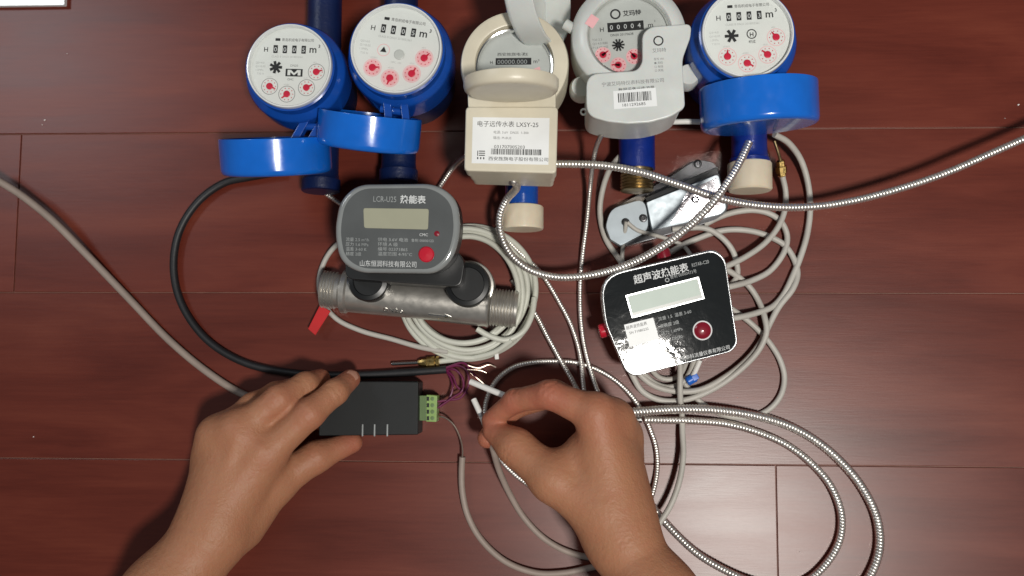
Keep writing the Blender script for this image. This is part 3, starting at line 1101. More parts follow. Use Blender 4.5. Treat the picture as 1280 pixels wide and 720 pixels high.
# thin protective film: real shallow buckles of the face sheet
fo = face.build('face_plate', 'gloss', km, L @ KT, smooth=False)
nt = M['gloss'].node_tree
b = nt.nodes['Principled BSDF']
tcn = nt.nodes.new('ShaderNodeTexCoord')
nzn = nt.nodes.new('ShaderNodeTexNoise')
nzn.inputs['Scale'].default_value = 60
nzn.inputs['Detail'].default_value = 3
nzn.inputs['Distortion'].default_value = 1.2
nt.links.new(tcn.outputs['Object'], nzn.inputs['Vector'])
bpn = nt.nodes.new('ShaderNodeBump')
bpn.inputs['Strength'].default_value = .085
bpn.inputs['Distance'].default_value = .0012
nt.links.new(nzn.outputs['Fac'], bpn.inputs['Height'])
nt.links.new(bpn.outputs['Normal'], b.inputs['Normal'])

sc_ = face_rect(KT, ((781.5, 369), (873.5, 345.5), (881, 373.5), (790, 398)), -.34, .05, .6).build('screen_frame', 'silver', km, L @ KT)
face_rect(KT, ((784, 370.5), (872, 348), (878.5, 372.5), (791, 395.5)), 0.0, .10, .3, 0).build('screen_recess', 'lcdshade', km, L @ KT)
face_rect(KT, ((784.5, 371), (871, 349), (875.5, 368.5), (790, 391.5)), .05, .18, .3, 0).build('screen', 'lcd', km, L @ KT)
lab = face_rect(KT, ((780, 406), (816.5, 397), (824, 424), (787, 434)), -.34, -.15, .3, 0).build('paper_label', 'paper', km, L @ KT)
g = G()
face_text(g, KT, '超声波热能表', 783, 412, 4, -.08, sx=.9)
face_text(g, KT, 'SN 71080232', 787, 418, 3.6, -.08)
g.build('label_lettering', 'ink', lab, smooth=False, recalc=False)
wi, di = G(), G()
face_text(wi, KT, '超声波热能表', 793, 354.5, 9.6, -.28, bold=.10, sx=.98)
face_text(di, KT, 'RSTAR-C20', 865, 334, 5, -.28, sx=.72)
face_text(di, KT, '鲁制 00000473号', 838, 348.5, 4.2, -.28, sx=.9)
p = onplane(KT, 834, 350, -.28)
di.annulus(1.0, 1.6, -.28, 20, None, (p.x, p.y))
for i in range(4):
    face_text(di, KT, ('流量 1.5  温差 3-60', '准确度 2级 ', '压力 1.6MPa', '口径 DN20')[i], 823 + 2 * i, 401 + 9 * i, 4.2, -.28)
face_text(wi, KT, '山东华科流量仪表有限公司', 846, 452, 4.8, -.28, sx=.96)
wi.build('face_lettering', 'whiteink', km, L @ KT, smooth=False, recalc=False)
di.build('face_lettering', 'dimwhite', km, L @ KT, smooth=False, recalc=False)
p = onplane(KT, 878, 413, 0)
G().lathe([(7.0, -.3), (7.0, .5), (6.5, .8), (6.0, .5)], 40, Tr(p.x, p.y, 0), True, False).build('button_ring', 'paper', km, L @ KT)
G().lathe([(6.1, -.2), (6.1, .6), (5.2, 1.5), (3, 2.1), (.01, 2.3)], 40, Tr(p.x, p.y, 0)).build('button', 'darkred', km, L @ KT)
for u_, v_, uu in ((755, 413, R(180 + 14)), (829, 317, R(104))):
    p = onplane(KT, u_, v_, -16)
    G().lathe([(5.2, -3), (5.2, 2.6), (4.4, 3.6), (.01, 4.0)], 28, Tr(p.x, p.y, -16) @ Rz(uu - yaw) @ ALONG_X).build('seal_cap', 'redbutton' if u_ < 800 else 'darkred', km, L @ KT)

# ------------------------------------------------------------------ aluminium bracket
br = thing('metal_bracket', 'silver aluminium bracket with bolts and bright film, lying under two crossing hoses', 'bracket', P(830, 255, 0))
L = local(br)


def pxprism(pxs, z0, z1, r=2., bev=.5, n=4):
    ps = [P(*p, z1) for p in pxs]
    return G().prism(round_poly(ccw([(p.x, p.y) for p in ps]), r, n), z0, z1, bev, 2)


pxprism([(762, 262), (833, 224), (870, 198.5), (893, 203), (900, 218), (912, 262), (893, 276), (812, 300), (775, 309), (760, 297), (757, 280)], 1, 8, [4, 2, 6, 8, 4, 6, 6, 3, 10, 10, 8]).build('base_plate', 'screw', br, L)
pxprism([(763, 261), (806, 247.5), (812, 288), (776, 307), (763, 299), (757, 283)], 8, 15, [3, 1, 1, 8, 8, 8]).build('end_plate', 'aluflat', br, L)
pxprism([(806, 247), (897, 208), (899, 219), (809, 253)], 8, 17, .6).build('groove_bar', 'black', br, L)
bc = P(860, 253, 19)
LT = L @ Tr(bc) @ Vector((0, 0, 1)).rotation_difference(Vector((.03, -.185, 1)).normalized()).to_matrix().to_4x4() @ Tr(-bc)
pxprism([(808, 253), (897, 218), (909, 261), (902, 268), (816, 288)], 8, 19, [1, 3, 4, 3, 1]).build('slab', 'aluflat', br, LT)
pxprism([(838, 280), (860, 238), (896, 222), (907, 260), (900, 267)], 18.9, 19.3, [2, 2, 2, 2, 2], .1).build('film', 'film', br, LT)
for u_, v_, z_ in ((804, 273, 15), (869, 250, 19.2), (782, 278, 15), (872, 205, 8)):
    p = P(u_, v_, z_)
    G().lathe([(3.0, z_ - .5), (3.0, z_ + 1.2), (2.5, z_ + 1.6), (1.4, z_ + 1.6), (1.3, z_ + .2), (.01, z_ + .2)], 20, Tr(p.x, p.y, 0)).build('bolt', 'screw', br, L)

# ------------------------------------------------------------------ black converter module
mo = thing('converter_box', 'matt black plastic converter box with green screw terminal held by the left hand', 'electronic box', P(460, 512, 0))
L = local(mo)
zt = 25
G_ = [P(*p, zt) for p in ((400, 476), (523, 477), (522.5, 543.5), (398, 545))]
G().prism(round_poly(ccw([(p.x, p.y) for p in G_]), 1.2, 3), 1.0, zt, .9, 3, botbev=.6).build('case', 'module', mo, L)
for u_ in (453, 468, 484):
    a, b_ = P(u_, 530, zt), P(u_ + .4, 545, zt)
    sl = G().box(((a.x + b_.x) / 2, (a.y + b_.y) / 2 - .2, zt), (1.1, (a.y - b_.y) * 1.0, .5), .2)
    sl.build('status_light', 'dimwhite', mo, L)
tp = [P(*p, 17) for p in ((523, 494), (545.5, 495), (545, 527), (522, 525))]
tb = pxprism([(522, 494.5), (533, 494.5), (532.5, 526), (522, 525.5)], 5, 17, .4, .3).build('terminal_header', 'greendark', mo, L)
pl = pxprism([(533, 493.5), (546.5, 494.5), (545.5, 527.5), (532.5, 527)], 4, 18, .5, .4)
plug = pl.build('terminal_plug', 'green', mo, L)
for i in range(4):
    p = P(540.5, 498.5 + 8.1 * i, 18)
    G().lathe([(1.5, 17.6), (1.5, 18.3), (1.1, 18.4)], 14, Tr(p.x, p.y, 0)).build('terminal_screw', 'greendark', plug)
    p = P(535, 498.5 + 8.1 * i, 18)
    G().box((p.x, p.y, 18.1), (1.7, 3.0, .5), .1).build('wire_slot', 'module', plug)


# ------------------------------------------------------------------ cables and hoses
def pxpath(pts):
    return [P(p[0], p[1], p[2]) for p in pts]


def run(name, pts, r, mat, label, cat, group=None, ridge=None, n=10):
    path = pxpath(pts)
    o3 = path[0]
    org = Vector((o3.x, o3.y, 0))
    g = G().tube([p - org for p in path], r, n, 2.0, ridge)
    o = g.build(name, mat, None, Tr(org), ang=60 if not ridge else 35, recalc=False)
    return tag(o, label, cat, group)


HG = 'armoured metal hoses'
HN = 'steel_hose'


def hose(pts, r, label, n=12, ridge=2.3):
    return run(HN, pts, r, 'hose', label, 'hose', HG, ridge, n)


hose([(690, 205, 64), (715, 205, 68), (755, 207, 70), (800, 215, 68), (850, 231, 62), (900, 248, 55), (950, 257, 48), (1000, 259, 44), (1050, 254, 42), (1110, 240, 42),
      (1180, 217, 42), (1240, 191, 40), (1285, 171, 38), (1350, 140, 34)], 2.85, 'long steel hose sweeping from the beige box across to the right edge')
hose([(636, 214, 62), (641, 225, 66), (646, 234, 58), (633, 250, 46), (625, 270, 40), (626, 292, 36), (637, 316, 34), (660, 336, 34), (690, 345.5, 36), (722, 346, 38), (760, 339, 44), (800, 324, 52), (845, 296, 60),
      (885, 260, 66), (912, 224, 66), (926, 200, 62), (936, 178, 58)], 2.85, 'steel hose bowing from under the beige box up to the bright blue lid')
hose([(757, 158, 66), (752, 168, 62), (745, 185, 40), (741, 205, 30), (737, 240, 14), (733, 280, 8), (728, 320, 5), (725, 360, 4), (726, 400, 4), (730, 430, 5), (736, 455, 7), (743, 478, 8), (752, 500, 8), (775, 540, 6)], 1.8,
     'thin steel hose hanging straight down from the frosted grey meter', 10, 1.9)
hose([(620, 285, 4), (634, 300, 5), (652, 318, 5), (670, 334, 5), (683, 351, 4), (698, 376, 4), (711, 400, 5), (720, 424, 6), (726, 450, 8), (729, 480, 8), (735, 520, 6)], 1.8,
     'thin steel hose emerging from the coil by the bowing hose, ending behind the right hand', 10, 1.9)
hose([(640, 350, 3), (655, 374, 3), (669, 392, 4), (684, 420, 7), (700, 449, 10), (714, 473, 10), (724, 492, 8), (745, 530, 5)], 1.9, 'thin steel hose slanting from beneath the coiled cable to the knuckles', 10, 1.9)
hose([(385, 217, 26), (393, 228, 20), (405, 240, 12), (420, 251, 8), (445, 268, 6)], 1.9, 'short steel hose running from under the leftmost lid to the grey heat meter', 10, 1.9)
hose([(592, 192, 40), (578, 198, 26), (566, 210, 14), (556, 224, 9), (548, 236, 7), (535, 255, 6)], 1.9, 'short steel hose between the beige box and the top of the grey heat meter', 10, 1.9)
hose([(668, 612, 2.2), (640, 590, 2.2), (626, 574, 2.2), (612, 545, 2.2), (606, 518, 2.2), (610, 495, 2.2), (622, 474, 2.2), (642, 459, 2.4), (666, 453, 2.6), (690, 451.5, 3), (718, 453, 3.5), (742, 460, 4), (764, 472, 5), (784, 489, 6), (800, 510, 6),
      (812, 535, 4), (820, 560, 3), (821.5, 585, 3), (817, 612, 5), (809, 634, 9), (795, 660, 12)], 2.0, 'thin steel hose looping in an arch around the right hand', 10, 1.9)
hose([(700, 500, 14), (735, 512, 16), (775, 516, 16), (805, 514, 16), (850, 511.5, 14), (900, 513, 11), (945, 520, 8), (985, 532, 6), (1020, 551, 5), (1052, 578, 4), (1078, 610, 4), (1096, 648, 4), (1099, 685, 4), (1088, 718, 4), (1065, 748, 4), (1020, 775, 4), (950, 770, 6)], 3.4,
     'thick steel hose forming the outer curve at the lower right')
hose([(805, 524.5, 9), (830, 525, 8), (870, 526, 7), (910, 530, 5), (950, 541, 4), (985, 557, 4), (1015, 580, 4), (1038, 607, 4), (1051, 640, 4), (1050, 672, 4), (1036, 700, 4), (1010, 725, 4), (980, 735, 5), (940, 727, 7), (905, 712, 8), (872, 692, 8), (840, 662, 8), (815, 632, 8), (795, 600, 8), (785, 580, 6)], 2.95,
     'steel hose with a smooth end sleeve closing the inner loop at lower right')
hose([(800, 650, 4), (815, 672, 4), (828, 694, 4), (842, 716, 4), (862, 745, 4)], 1.9, 'thin steel hose end showing beside the right forearm at the bottom edge', 10, 1.9)
fe = G().tube(pxpath([(783, 524, 9), (795, 524.3, 9), (802, 524.5, 9)]), 2.8, 14, 2)
fe.tube(pxpath([(780, 523.9, 9), (785, 524, 9)]), 2.2, 12, 1)
ho = [o for o in bpy.data.objects if o.get('label', '').startswith('steel hose with a smooth')][0]
fe.build('end_sleeve', 'chrome', ho, Tr(-ho.location / MM))

CG = 'grey sensor cables'


def cable(pts, r, label, mat='cable', name='grey_cable', grp=CG):
    return run(name, pts, r, mat, label, 'cable', grp)


cable([(-40, 200, 30), (-10, 221, 28), (25, 243, 24), (65, 275, 18), (110, 320, 10), (160, 372, 5), (210, 424, 4), (255, 462, 4), (300, 491, 5), (340, 505, 8), (390, 512, 10)], 2.9,
      'taupe cable crossing the open floor from the left edge to the left hand', 'cabletan')
bk = cable([(350, 215, 6), (310, 222, 5), (280, 229, 4), (248, 252, 4), (224, 290, 4), (217, 335, 4), (227, 380, 4), (258, 424, 4), (305, 453, 4), (365, 466, 4), (430, 469, 5), (500, 466, 6), (558, 462, 7)], 3.0,
           'black rubber cable curving from the leftmost blue lid round to the purple wires', 'cableblack', 'black_cable', None)
LB_ = Tr(-bk.location / MM)
random.seed(3)
for k, pts in enumerate(([(556, 461, 7), (572, 457, 9), (583, 463, 12), (586, 480, 12), (576, 497, 12), (562, 500, 13), (546, 502, 15)],
                         [(556, 463, 7), (568, 462, 11), (578, 472, 14), (578, 488, 12), (566, 497, 14), (547, 510, 15)],
                         [(557, 464, 6), (562, 470, 8), (566, 484, 10), (560, 500, 11), (548, 506, 13)],
                         [(557, 462, 8), (566, 470, 10), (572, 484, 8), (585, 492, 6)],
                         [(556, 460, 8), (580, 454, 9), (590, 466, 8), (600, 476, 6)])):
    G().tube(pxpath(pts), .85, 8, 1.2).build('wire', 'purple', bk, LB_)
for pts in ([(582, 456, 9), (598, 460, 8), (612, 456, 7), (620, 459, 7)], [(584, 462, 9), (600, 463, 8), (608, 466, 7)], [(588, 466, 8), (598, 474, 7), (610, 484, 6)]):
    G().tube(pxpath(pts), .55, 6, 1.2).build('bare_strand', 'copper', bk, LB_)

oc = cable([(578, 571, 8), (577, 590, 6), (578, 615, 5), (585, 645, 4), (602, 675, 4), (632, 702, 4), (670, 716, 4), (705, 716, 4), (745, 708, 4), (790, 698, 4)], 2.4, 'grey cable wired to the green terminal, running to the right forearm', 'cabletan')
G().tube(pxpath([(546, 520, 12), (556, 522, 13), (567, 531, 13), (575, 547, 11), (578, 560, 9), (578, 574, 8)]), .75, 8, 1.2).build('bare_lead', 'copper', oc, Tr(-oc.location / MM))
wc = cable([(605, 527, 46), (612, 545, 46), (617, 564, 40), (624, 588, 26), (637, 617, 12), (655, 647, 5), (680, 673, 4), (708, 689, 4), (740, 697, 4), (790, 697, 4)], 2.35, 'grey cable pinched in the right hand fingertips', 'cabletan')
lw = Tr(-wc.location / MM)
G().tube(pxpath([(592, 499, 44), (599, 514, 46), (606, 529, 47)]), 2.1, 12, 1.5).build('white_core', 'cablewhite', wc, lw)
G().tube(pxpath([(600, 516.5, 46.3), (602, 521, 46.6)]), 2.3, 12, 1).build('core_mark', 'silver', wc, lw)
cable([(588, 477, 48), (610, 486, 52), (632, 495, 57), (640, 498, 58)], 2.2, 'white cut cable end sticking out left of the right index finger', 'cablewhite', 'white_cable')

# cables around the black heat meter
cable([(775, 195, 22), (763, 210, 18), (753, 238, 9), (750, 268, 4), (757, 298, 4), (771, 320, 5), (790, 345, 8), (815, 370, 10)], 2.2, 'grey cable curving down left of the aluminium bracket')
cable([(840, 152.5, 50), (858, 152, 52), (880, 152.5, 52)], 2.0, 'short pale cable bridging the frosted grey meter and the bright blue lid', 'cablewhite', 'white_cable')
cable([(968, 168, 30), (985, 178, 22), (1001, 200, 12), (1010, 230, 6), (1012.5, 262, 4), (1009, 292, 4), (1001, 320, 4), (991, 345, 4), (979, 369, 4), (966, 383, 5), (946, 391, 9), (921, 397, 14), (890, 400, 18)], 2.35, 'outermost grey cable dropping from the bright blue lid to the black heat meter')
cc = cable([(977, 216, 14), (982, 240, 9), (981, 262, 9), (973, 283, 10), (956, 304, 11), (932, 321, 13), (908, 333, 16), (880, 345, 18)], 2.2, 'grey cable with a brass fitting below the bright blue lid')
lcc = Tr(-cc.location / MM)
pb_ = pxpath([(977, 216, 14), (975.5, 200, 18)])
dq = (pb_[1] - pb_[0]).normalized().to_track_quat('Z', 'Y').to_matrix().to_4x4()
G().lathe([(2.4, -3), (3.4, -2), (3.4, 0), (4.3, .2), (4.3, 5), (3.2, 5.4), (3.2, 9), (2.4, 10)], 6, Tr(pb_[0]) @ dq).build('brass_fitting', 'brass', cc, lcc, smooth=False)
G().tube(pxpath([(975.5, 200, 18), (972, 188, 22), (968, 176, 25)]), 1.2, 10, 2).build('probe', 'dullbrass', cc, lcc)
cable([(880, 281, 6), (900, 271, 5), (922, 264.5, 5), (945, 263, 5), (964, 268, 5), (977, 278, 5), (984, 296, 4), (980, 315, 4), (963, 338, 4), (940, 350.5, 8), (914, 358, 14), (880, 365, 18)], 2.3, 'grey cable bending round from the bracket tip back to the black meter')
cable([(835, 317, 4), (856, 305, 4), (875, 297, 4), (895, 290, 4), (915, 287, 4), (940, 289, 4), (960, 295, 4), (980, 306, 3), (992, 323, 3), (997, 342, 4), (991, 361, 6), (974, 383, 6), (962, 405, 6), (952, 426, 6), (935, 448, 6), (908, 470, 6), (875, 487, 7), (845, 489, 8), (818, 482, 9), (798, 466, 11), (785, 445, 12)], 2.3,
      'long grey cable looping right of the black meter and back under its lower edge')
cable([(840, 287, 9), (860, 285, 8), (882, 285.5, 8), (901, 296, 8), (915, 312, 7), (921, 330, 6), (921, 346, 6), (900, 368, 9)], 2.2, 'grey cable arching over the top right corner of the black meter')
cable([(890, 328, 14), (908, 337, 10), (924, 347, 6), (938, 360, 4), (949, 378, 4), (956, 398, 9), (958, 415, 10), (948, 438, 9), (922, 465, 8), (890, 487, 6), (855, 500, 5), (825, 500, 5), (803, 489, 6), (790, 468, 9), (782, 450, 12)], 2.3,
      'grey cable forming the lowest loop under the black meter')
cable([(890, 370, 14), (917, 388, 8), (935, 401, 4), (950, 415, 3), (963, 430, 3), (975, 450, 3), (980.5, 472, 3), (976, 494, 3), (962, 511, 2.5), (940, 521, 2.5), (915, 521, 2.5), (893, 514, 2.5), (876, 503, 2.5), (862, 488, 2.5), (850, 470, 3)], 2.2,
      'grey cable making the small right-hand loop that dips under the thick hose')
cable([(868, 448, 14), (862, 466, 8), (852, 479, 6), (834, 484, 6), (817, 478, 7), (802, 464, 11)], 2.1, 'short grey cable loop just under the bottom edge of the black meter')
cable([(858, 452, 12), (850, 468, 5), (838, 474, 4), (825, 472, 5), (812, 460, 11)], 2.0, 'innermost short grey cable loop half hidden by the black meter')
cable([(848, 440, 15), (850, 458, 16), (850, 480, 16), (850.5, 500, 12), (852, 512, 5), (853, 540, 9), (854, 570, 12), (849, 602, 14), (838, 632, 15), (822, 657, 15), (800, 690, 12)], 2.2, 'straight grey cable dropping from the black meter to the right forearm')
cable([(783, 277, 18), (781, 290, 14), (779, 306, 8), (778, 325, 5), (785, 345, 6)], 1.6, 'thin grey cable leaving the bracket hole straight down')
cable([(784, 278, 18), (797, 288, 16), (815, 293, 12), (838, 300, 6), (855, 308, 4), (870, 330, 6)], 1.6, 'thin grey cable trailing sideways from the bracket hole')
cable([(862, 478, 9), (868, 466, 12), (875, 450, 15)], 2.0, 'stub of white cable below the black meter tied in blue', 'cablewhite', 'white_cable')
tie = G()
p = P(864, 474, 10)
tie.lathe([(2.6, -4), (3.6, -3), (3.6, 3), (2.6, 4)], 14, Tr(p) @ Rz(R(30)) @ ALONG_X)
tie.box((p.x + 2.5, p.y + 1.5, p.z + 2.2), (5, 4.5, 3), .6, rz=R(30))
tag(tie.build('cable_tie', 'bluetie'), 'bright blue plastic tie under the black meter', 'cable tie')

# coiled cable of the grey heat meter
path = []
random.seed(12)
cu_, cv_ = 584, 362
NT = 5
for i in range(NT * 16 + 6):
    a = R(200) + i / 16 * 2 * math.pi
    k = i / 16
    rx = 80 - 5.2 * ((k * 1.7) % NT - 1.0) * .9 + 2.5 * math.sin(a * 2 + k)
    ry = 79 - 4.6 * ((k * 1.7) % NT - 1.5) * .9
    z = 5 + 3.6 * (int(k) % 3) + 1.5 * math.sin(a * 1.3 + k)
    path.append((cu_ + rx * math.cos(a) * (1.0 if math.cos(a) > 0 else .98) + 4 * math.sin(k * 2.2), cv_ - ry * math.sin(a) + 3 * math.cos(k * 1.7), z))
path = [(470, 300, 9), (495, 312, 8)] + path
cable(path, 2.25, 'pale cable wound into a coil round the grey heat meter pipe', 'cablegreen', 'coiled_cable', None)
sc2 = cable([(440, 295, 10), (420, 307, 8), (406, 326, 5), (399, 350, 4), (403, 376, 4), (420, 398, 4), (450, 413, 4), (490, 424, 4), (525, 434, 6), (560, 440, 8)], 2.0, 'grey cable looping out round the left threaded pipe end')
pr_ = cable([(640, 425, 16), (618, 440, 10), (592, 447, 6), (565, 450, 4), (546, 452, 4)], 2.1, 'temperature probe cable with a brass fitting under the coil', 'cablegreen', 'probe_cable', None)
lp = Tr(-pr_.location / MM)
pa_ = P(548, 452, 4.5)
Tq = Tr(pa_) @ Rz(R(183)) @ ALONG_X
fit = G().lathe([(2.2, -1), (4.4, -.6), (4.4, 1.4), (2.8, 1.6), (2.8, 2.6), (4.3, 2.8), (4.3, 8.6), (3.6, 9), (3.4, 12.5), (2.2, 15.5), (1.6, 15.8)], 10, Tq)
fit.build('brass_fitting', 'brass', pr_, lp, ang=20)
G().lathe([(1.35, 15), (1.35, 35.5), (.8, 36.2)], 16, Tq).build('probe_tip', 'chrome', pr_, lp)
p0 = P(621, 445, 8)
G().box((p0.x, p0.y, 9), (3.2, 5.2, 2.6), .5, rz=.1).build('tie_end', 'cablewhite', pr_, lp)
cable([(596, 411, 17), (612, 420, 16), (632, 425, 15), (652, 416, 14), (664, 396, 12), (668, 372, 10)], 2.25, 'loose end of pale cable lying over the coil below the right pipe thread', 'cablegreen', 'pale_cable', None)


# ------------------------------------------------------------------ hands: one continuous surface each, from a distance field
def surface(prims, res, kind_k):
    """prims: list of groups; a group is a list of (a, b, ra, rb, k). Returns verts (mm) and quads."""
    allp = [p for g_ in prims for p in g_]
    lo = np.min([np.minimum(np.array(p[0]) - p[2], np.array(p[1]) - p[3]) for p in allp], 0) - 6
    hi = np.max([np.maximum(np.array(p[0]) + p[2], np.array(p[1]) + p[3]) for p in allp], 0) + 6
    n = np.ceil((hi - lo) / res).astype(int) + 1
    ax_ = [lo[i] + res * np.arange(n[i]) for i in range(3)]
    Fd = np.full(n, 50.0, np.float32)
    for grp, kk in zip(prims, kind_k):
        Gd = np.full(n, 50.0, np.float32)
        for (a, b_, ra, rb, k) in grp:
            a, b_ = np.array(a), np.array(b_)
            m = max(ra, rb) + 22
            i0 = np.maximum(0, np.floor((np.minimum(a, b_) - m - lo) / res).astype(int))
            i1 = np.minimum(n, np.ceil((np.maximum(a, b_) + m - lo) / res).astype(int))
            s = tuple(slice(i0[j], i1[j]) for j in range(3))
            X, Y, Z = np.meshgrid(ax_[0][s[0]], ax_[1][s[1]], ax_[2][s[2]], indexing='ij')
            ba = b_ - a
            hh = np.clip(((X - a[0]) * ba[0] + (Y - a[1]) * ba[1] + (Z - a[2]) * ba[2]) / max(ba @ ba, 1e-6), 0, 1)
            d_ = np.sqrt((X - a[0] - hh * ba[0]) ** 2 + (Y - a[1] - hh * ba[1]) ** 2 + (Z - a[2] - hh * ba[2]) ** 2) - (ra + (rb - ra) * hh)
            old = Gd[s]
            t = np.clip(.5 + .5 * (old - d_) / k, 0, 1)
            Gd[s] = old * (1 - t) + d_ * t - k * t * (1 - t)
        t = np.clip(.5 + .5 * (Fd - Gd) / kk, 0, 1)
        Fd = Fd * (1 - t) + Gd * t - kk * t * (1 - t)
    # naive surface nets
    ins = Fd < 0
    c0 = np.zeros(n - 1, np.int8)
    for dx in (0, 1):
        for dy in (0, 1):
            for dz in (0, 1):
                c0 += ins[dx:n[0] - 1 + dx, dy:n[1] - 1 + dy, dz:n[2] - 1 + dz]
    act = (c0 > 0) & (c0 < 8)
    idx = np.full(n - 1, -1, np.int64)
    cells = np.argwhere(act)
    idx[act] = np.arange(len(cells))
    acc = np.zeros((len(cells), 3))
    cnt = np.zeros(len(cells))
    corners = [(x, y, z) for x in (0, 1) for y in (0, 1) for z in (0, 1)]
    for i, p in enumerate(corners):
        for j in range(3):
            if p[j] == 0:
                q_ = list(p)
                q_[j] = 1
                f0 = Fd[cells[:, 0] + p[0], cells[:, 1] + p[1], cells[:, 2] + p[2]]
                f1 = Fd[cells[:, 0] + q_[0], cells[:, 1] + q_[1], cells[:, 2] + q_[2]]
                cr = (f0 < 0) != (f1 < 0)
                tt = np.where(cr, f0 / np.where(cr, f0 - f1, 1), 0)
                pos = np.tile(np.array(p, float), (len(cells), 1))
                pos[:, j] = tt
                acc[cr] += pos[cr]
                cnt[cr] += 1
    V = lo + res * (cells + acc / cnt[:, None])
    quads = []
    for j in range(3):
        o1, o2 = (j + 1) % 3, (j + 2) % 3
        sl0 = [slice(1, -1)] * 3
        sl1 = [slice(1, -1)] * 3
        sl0[j] = slice(0, -1)
        sl1[j] = slice(1, None)
        a_, b_ = ins[tuple(sl0)], ins[tuple(sl1)]
        e = np.argwhere(a_ != b_)
        off = np.ones(3, int)
        off[j] = 0
        e = e + off
        flip = ins[e[:, 0], e[:, 1], e[:, 2]]
        d1, d2 = np.zeros(3, int), np.zeros(3, int)
        d1[o1], d2[o2] = 1, 1
        q4_ = np.stack([idx[tuple((e - d1 - d2).T)], idx[tuple((e - d2).T)], idx[tuple(e.T)], idx[tuple((e - d1).T)]], 1)
        q4_[~flip] = q4_[~flip][:, ::-1]
        quads.append(q4_)
    return V, np.concatenate(quads)


def hand(label, groups, ks, red_pts, creases, nails, name='hand'):
    V, Q = surface(groups, 1.25, ks)
    Q = Q[(Q >= 0).all(1)]
    # a few rounds of smoothing, then knuckle creases
    nb = np.zeros((len(V), 3))
    E = np.concatenate([Q[:, [0, 1]], Q[:, [1, 2]], Q[:, [2, 3]], Q[:, [3, 0]]])
    deg = np.bincount(E.ravel(), minlength=len(V))[:, None]
    for _ in range(3):
        nb[:] = 0
        np.add.at(nb, E[:, 0], V[E[:, 1]])
        np.add.at(nb, E[:, 1], V[E[:, 0]])
        V = V * .5 + .5 * nb / np.maximum(deg, 1)
    red = np.zeros(len(V))
    for p, rad, s in red_pts:
        red = np.maximum(red, s * np.exp(-((V - np.array(p)) ** 2).sum(1) / rad ** 2))
    nrm = np.zeros_like(V)
    fn = np.cross(V[Q[:, 2]] - V[Q[:, 0]], V[Q[:, 3]] - V[Q[:, 1]])
    for j in range(4):
        np.add.at(nrm, Q[:, j], fn)
    nrm /= np.maximum(np.linalg.norm(nrm, axis=1), 1e-9)[:, None]
    dsp = np.zeros(len(V))
    for p, dr, rad, amp in creases:
        dv = V - np.array(p)
        s = dv @ np.array(dr)
        fall = np.exp(-(dv ** 2).sum(1) / rad ** 2)
        wob = s + .8 * np.sin(V[:, 0] * .9 + V[:, 1] * .7)
        dsp -= amp * fall * (np.exp(-(wob / .9) ** 2) + .7 * np.exp(-((wob - 3.2) / .8) ** 2) + .7 * np.exp(-((wob + 3.4) / .8) ** 2))
    V = V + nrm * dsp[:, None]
    org = V.mean(0)
    org[2] = 0
    me = bpy.data.meshes.new(name)
    me.from_pydata([tuple(x) for x in (V - org) * MM], [], [tuple(int(i) for i in q_) for q_ in Q])
    me.polygons.foreach_set('use_smooth', [True] * len(me.polygons))
    at = me.attributes.new('redness', 'FLOAT', 'POINT')
    at.data.foreach_set('value', red.astype(np.float32))
    me.materials.append(M['skin'])
    me.update()
    o = bpy.data.objects.new(name, me)
    C.objects.link(o)
    o.location = Vector(org) * MM
    tag(o, label, 'hand', 'hands of the person at work')
    for (a, b_, nd, wd, ln, off) in nails:
        a, b_, nd = Vector(a), Vector(b_), Vector(nd).normalized()
        y = (b_ - a).normalized()
        z = (nd - y * nd.dot(y)).normalized()
        x = y.cross(z)
        g_ = G()
        rows = []
        for i in range(9):
            t = i / 8
            ww = wd * (1 - .9 * abs(2 * t - 1) ** 4) ** .5
            rows.append([(ww * s, ln * (t - .5), off - (s * wd) ** 2 / (2 * off) + .0 - .35 * (2 * t - 1) ** 2) for s in (-1, -.66, -.33, 0, .33, .66, 1)])
        vs = [p for r_ in rows for p in r_]
        fs = [(i * 7 + j, i * 7 + j + 1, i * 7 + j + 8, i * 7 + j + 7) for i in range(8) for j in range(6)]
        T = Matrix((x, y, z)).transposed().to_4x4()
        T.translation = b_ - Vector(org)
        g_.add(vs, fs)
        g_.build('fingernail', 'nail', o, T, recalc=False)
    return o


def J(u, v, z):
    return tuple(P(u, v, z))


def chain(js, rs, k=4.):
    return [(js[i], js[i + 1], rs[i], rs[i + 1], k) for i in range(len(js) - 1)]


def unit(a, b_):
    d_ = np.array(b_) - np.array(a)
    return d_ / np.linalg.norm(d_)


# left hand
wr = J(268, 662, 56)
fa = [J(150, 860, 80), J(205, 748, 66), wr]
im, ip, idp, it = J(334, 566, 58), J(387, 517, 60), J(419, 490, 49), J(438, 474, 31)
mm_, mp_, mdp, mt_ = J(300, 538, 59), J(349, 499, 58), J(382, 481, 44), J(401, 473, 26)
rm, rp_, rdp, rt = J(273, 545, 52), J(316, 508, 44), J(345, 492, 28), J(365, 484, 12)
lm, lp_, ldp, lt = J(265, 570, 42), J(288, 536, 32), J(312, 518, 18), J(332, 508, 9)
tc_, tm_, ti_, tt_ = J(300, 655, 44), J(343, 604, 38), J(395, 571, 30), J(440, 553, 17)
palm = chain(fa, [33, 29, 24], 12)
palm += [(wr, im, 20, 13, 14), (wr, mm_, 19, 13, 14), (wr, rm, 18, 12.5, 14), (J(262, 650, 50), lm, 17, 12, 14),
         (im, mm_, 12, 12, 10), (mm_, rm, 12, 11.5, 10), (rm, lm, 11.5, 11, 10), (J(300, 620, 44), J(320, 590, 44), 19, 17, 14)]
thumb = chain([tc_, tm_, ti_, tt_], [19, 14.5, 11, 8], 6)
web = [(tm_, J(338, 578, 46), 12, 12, 8)]
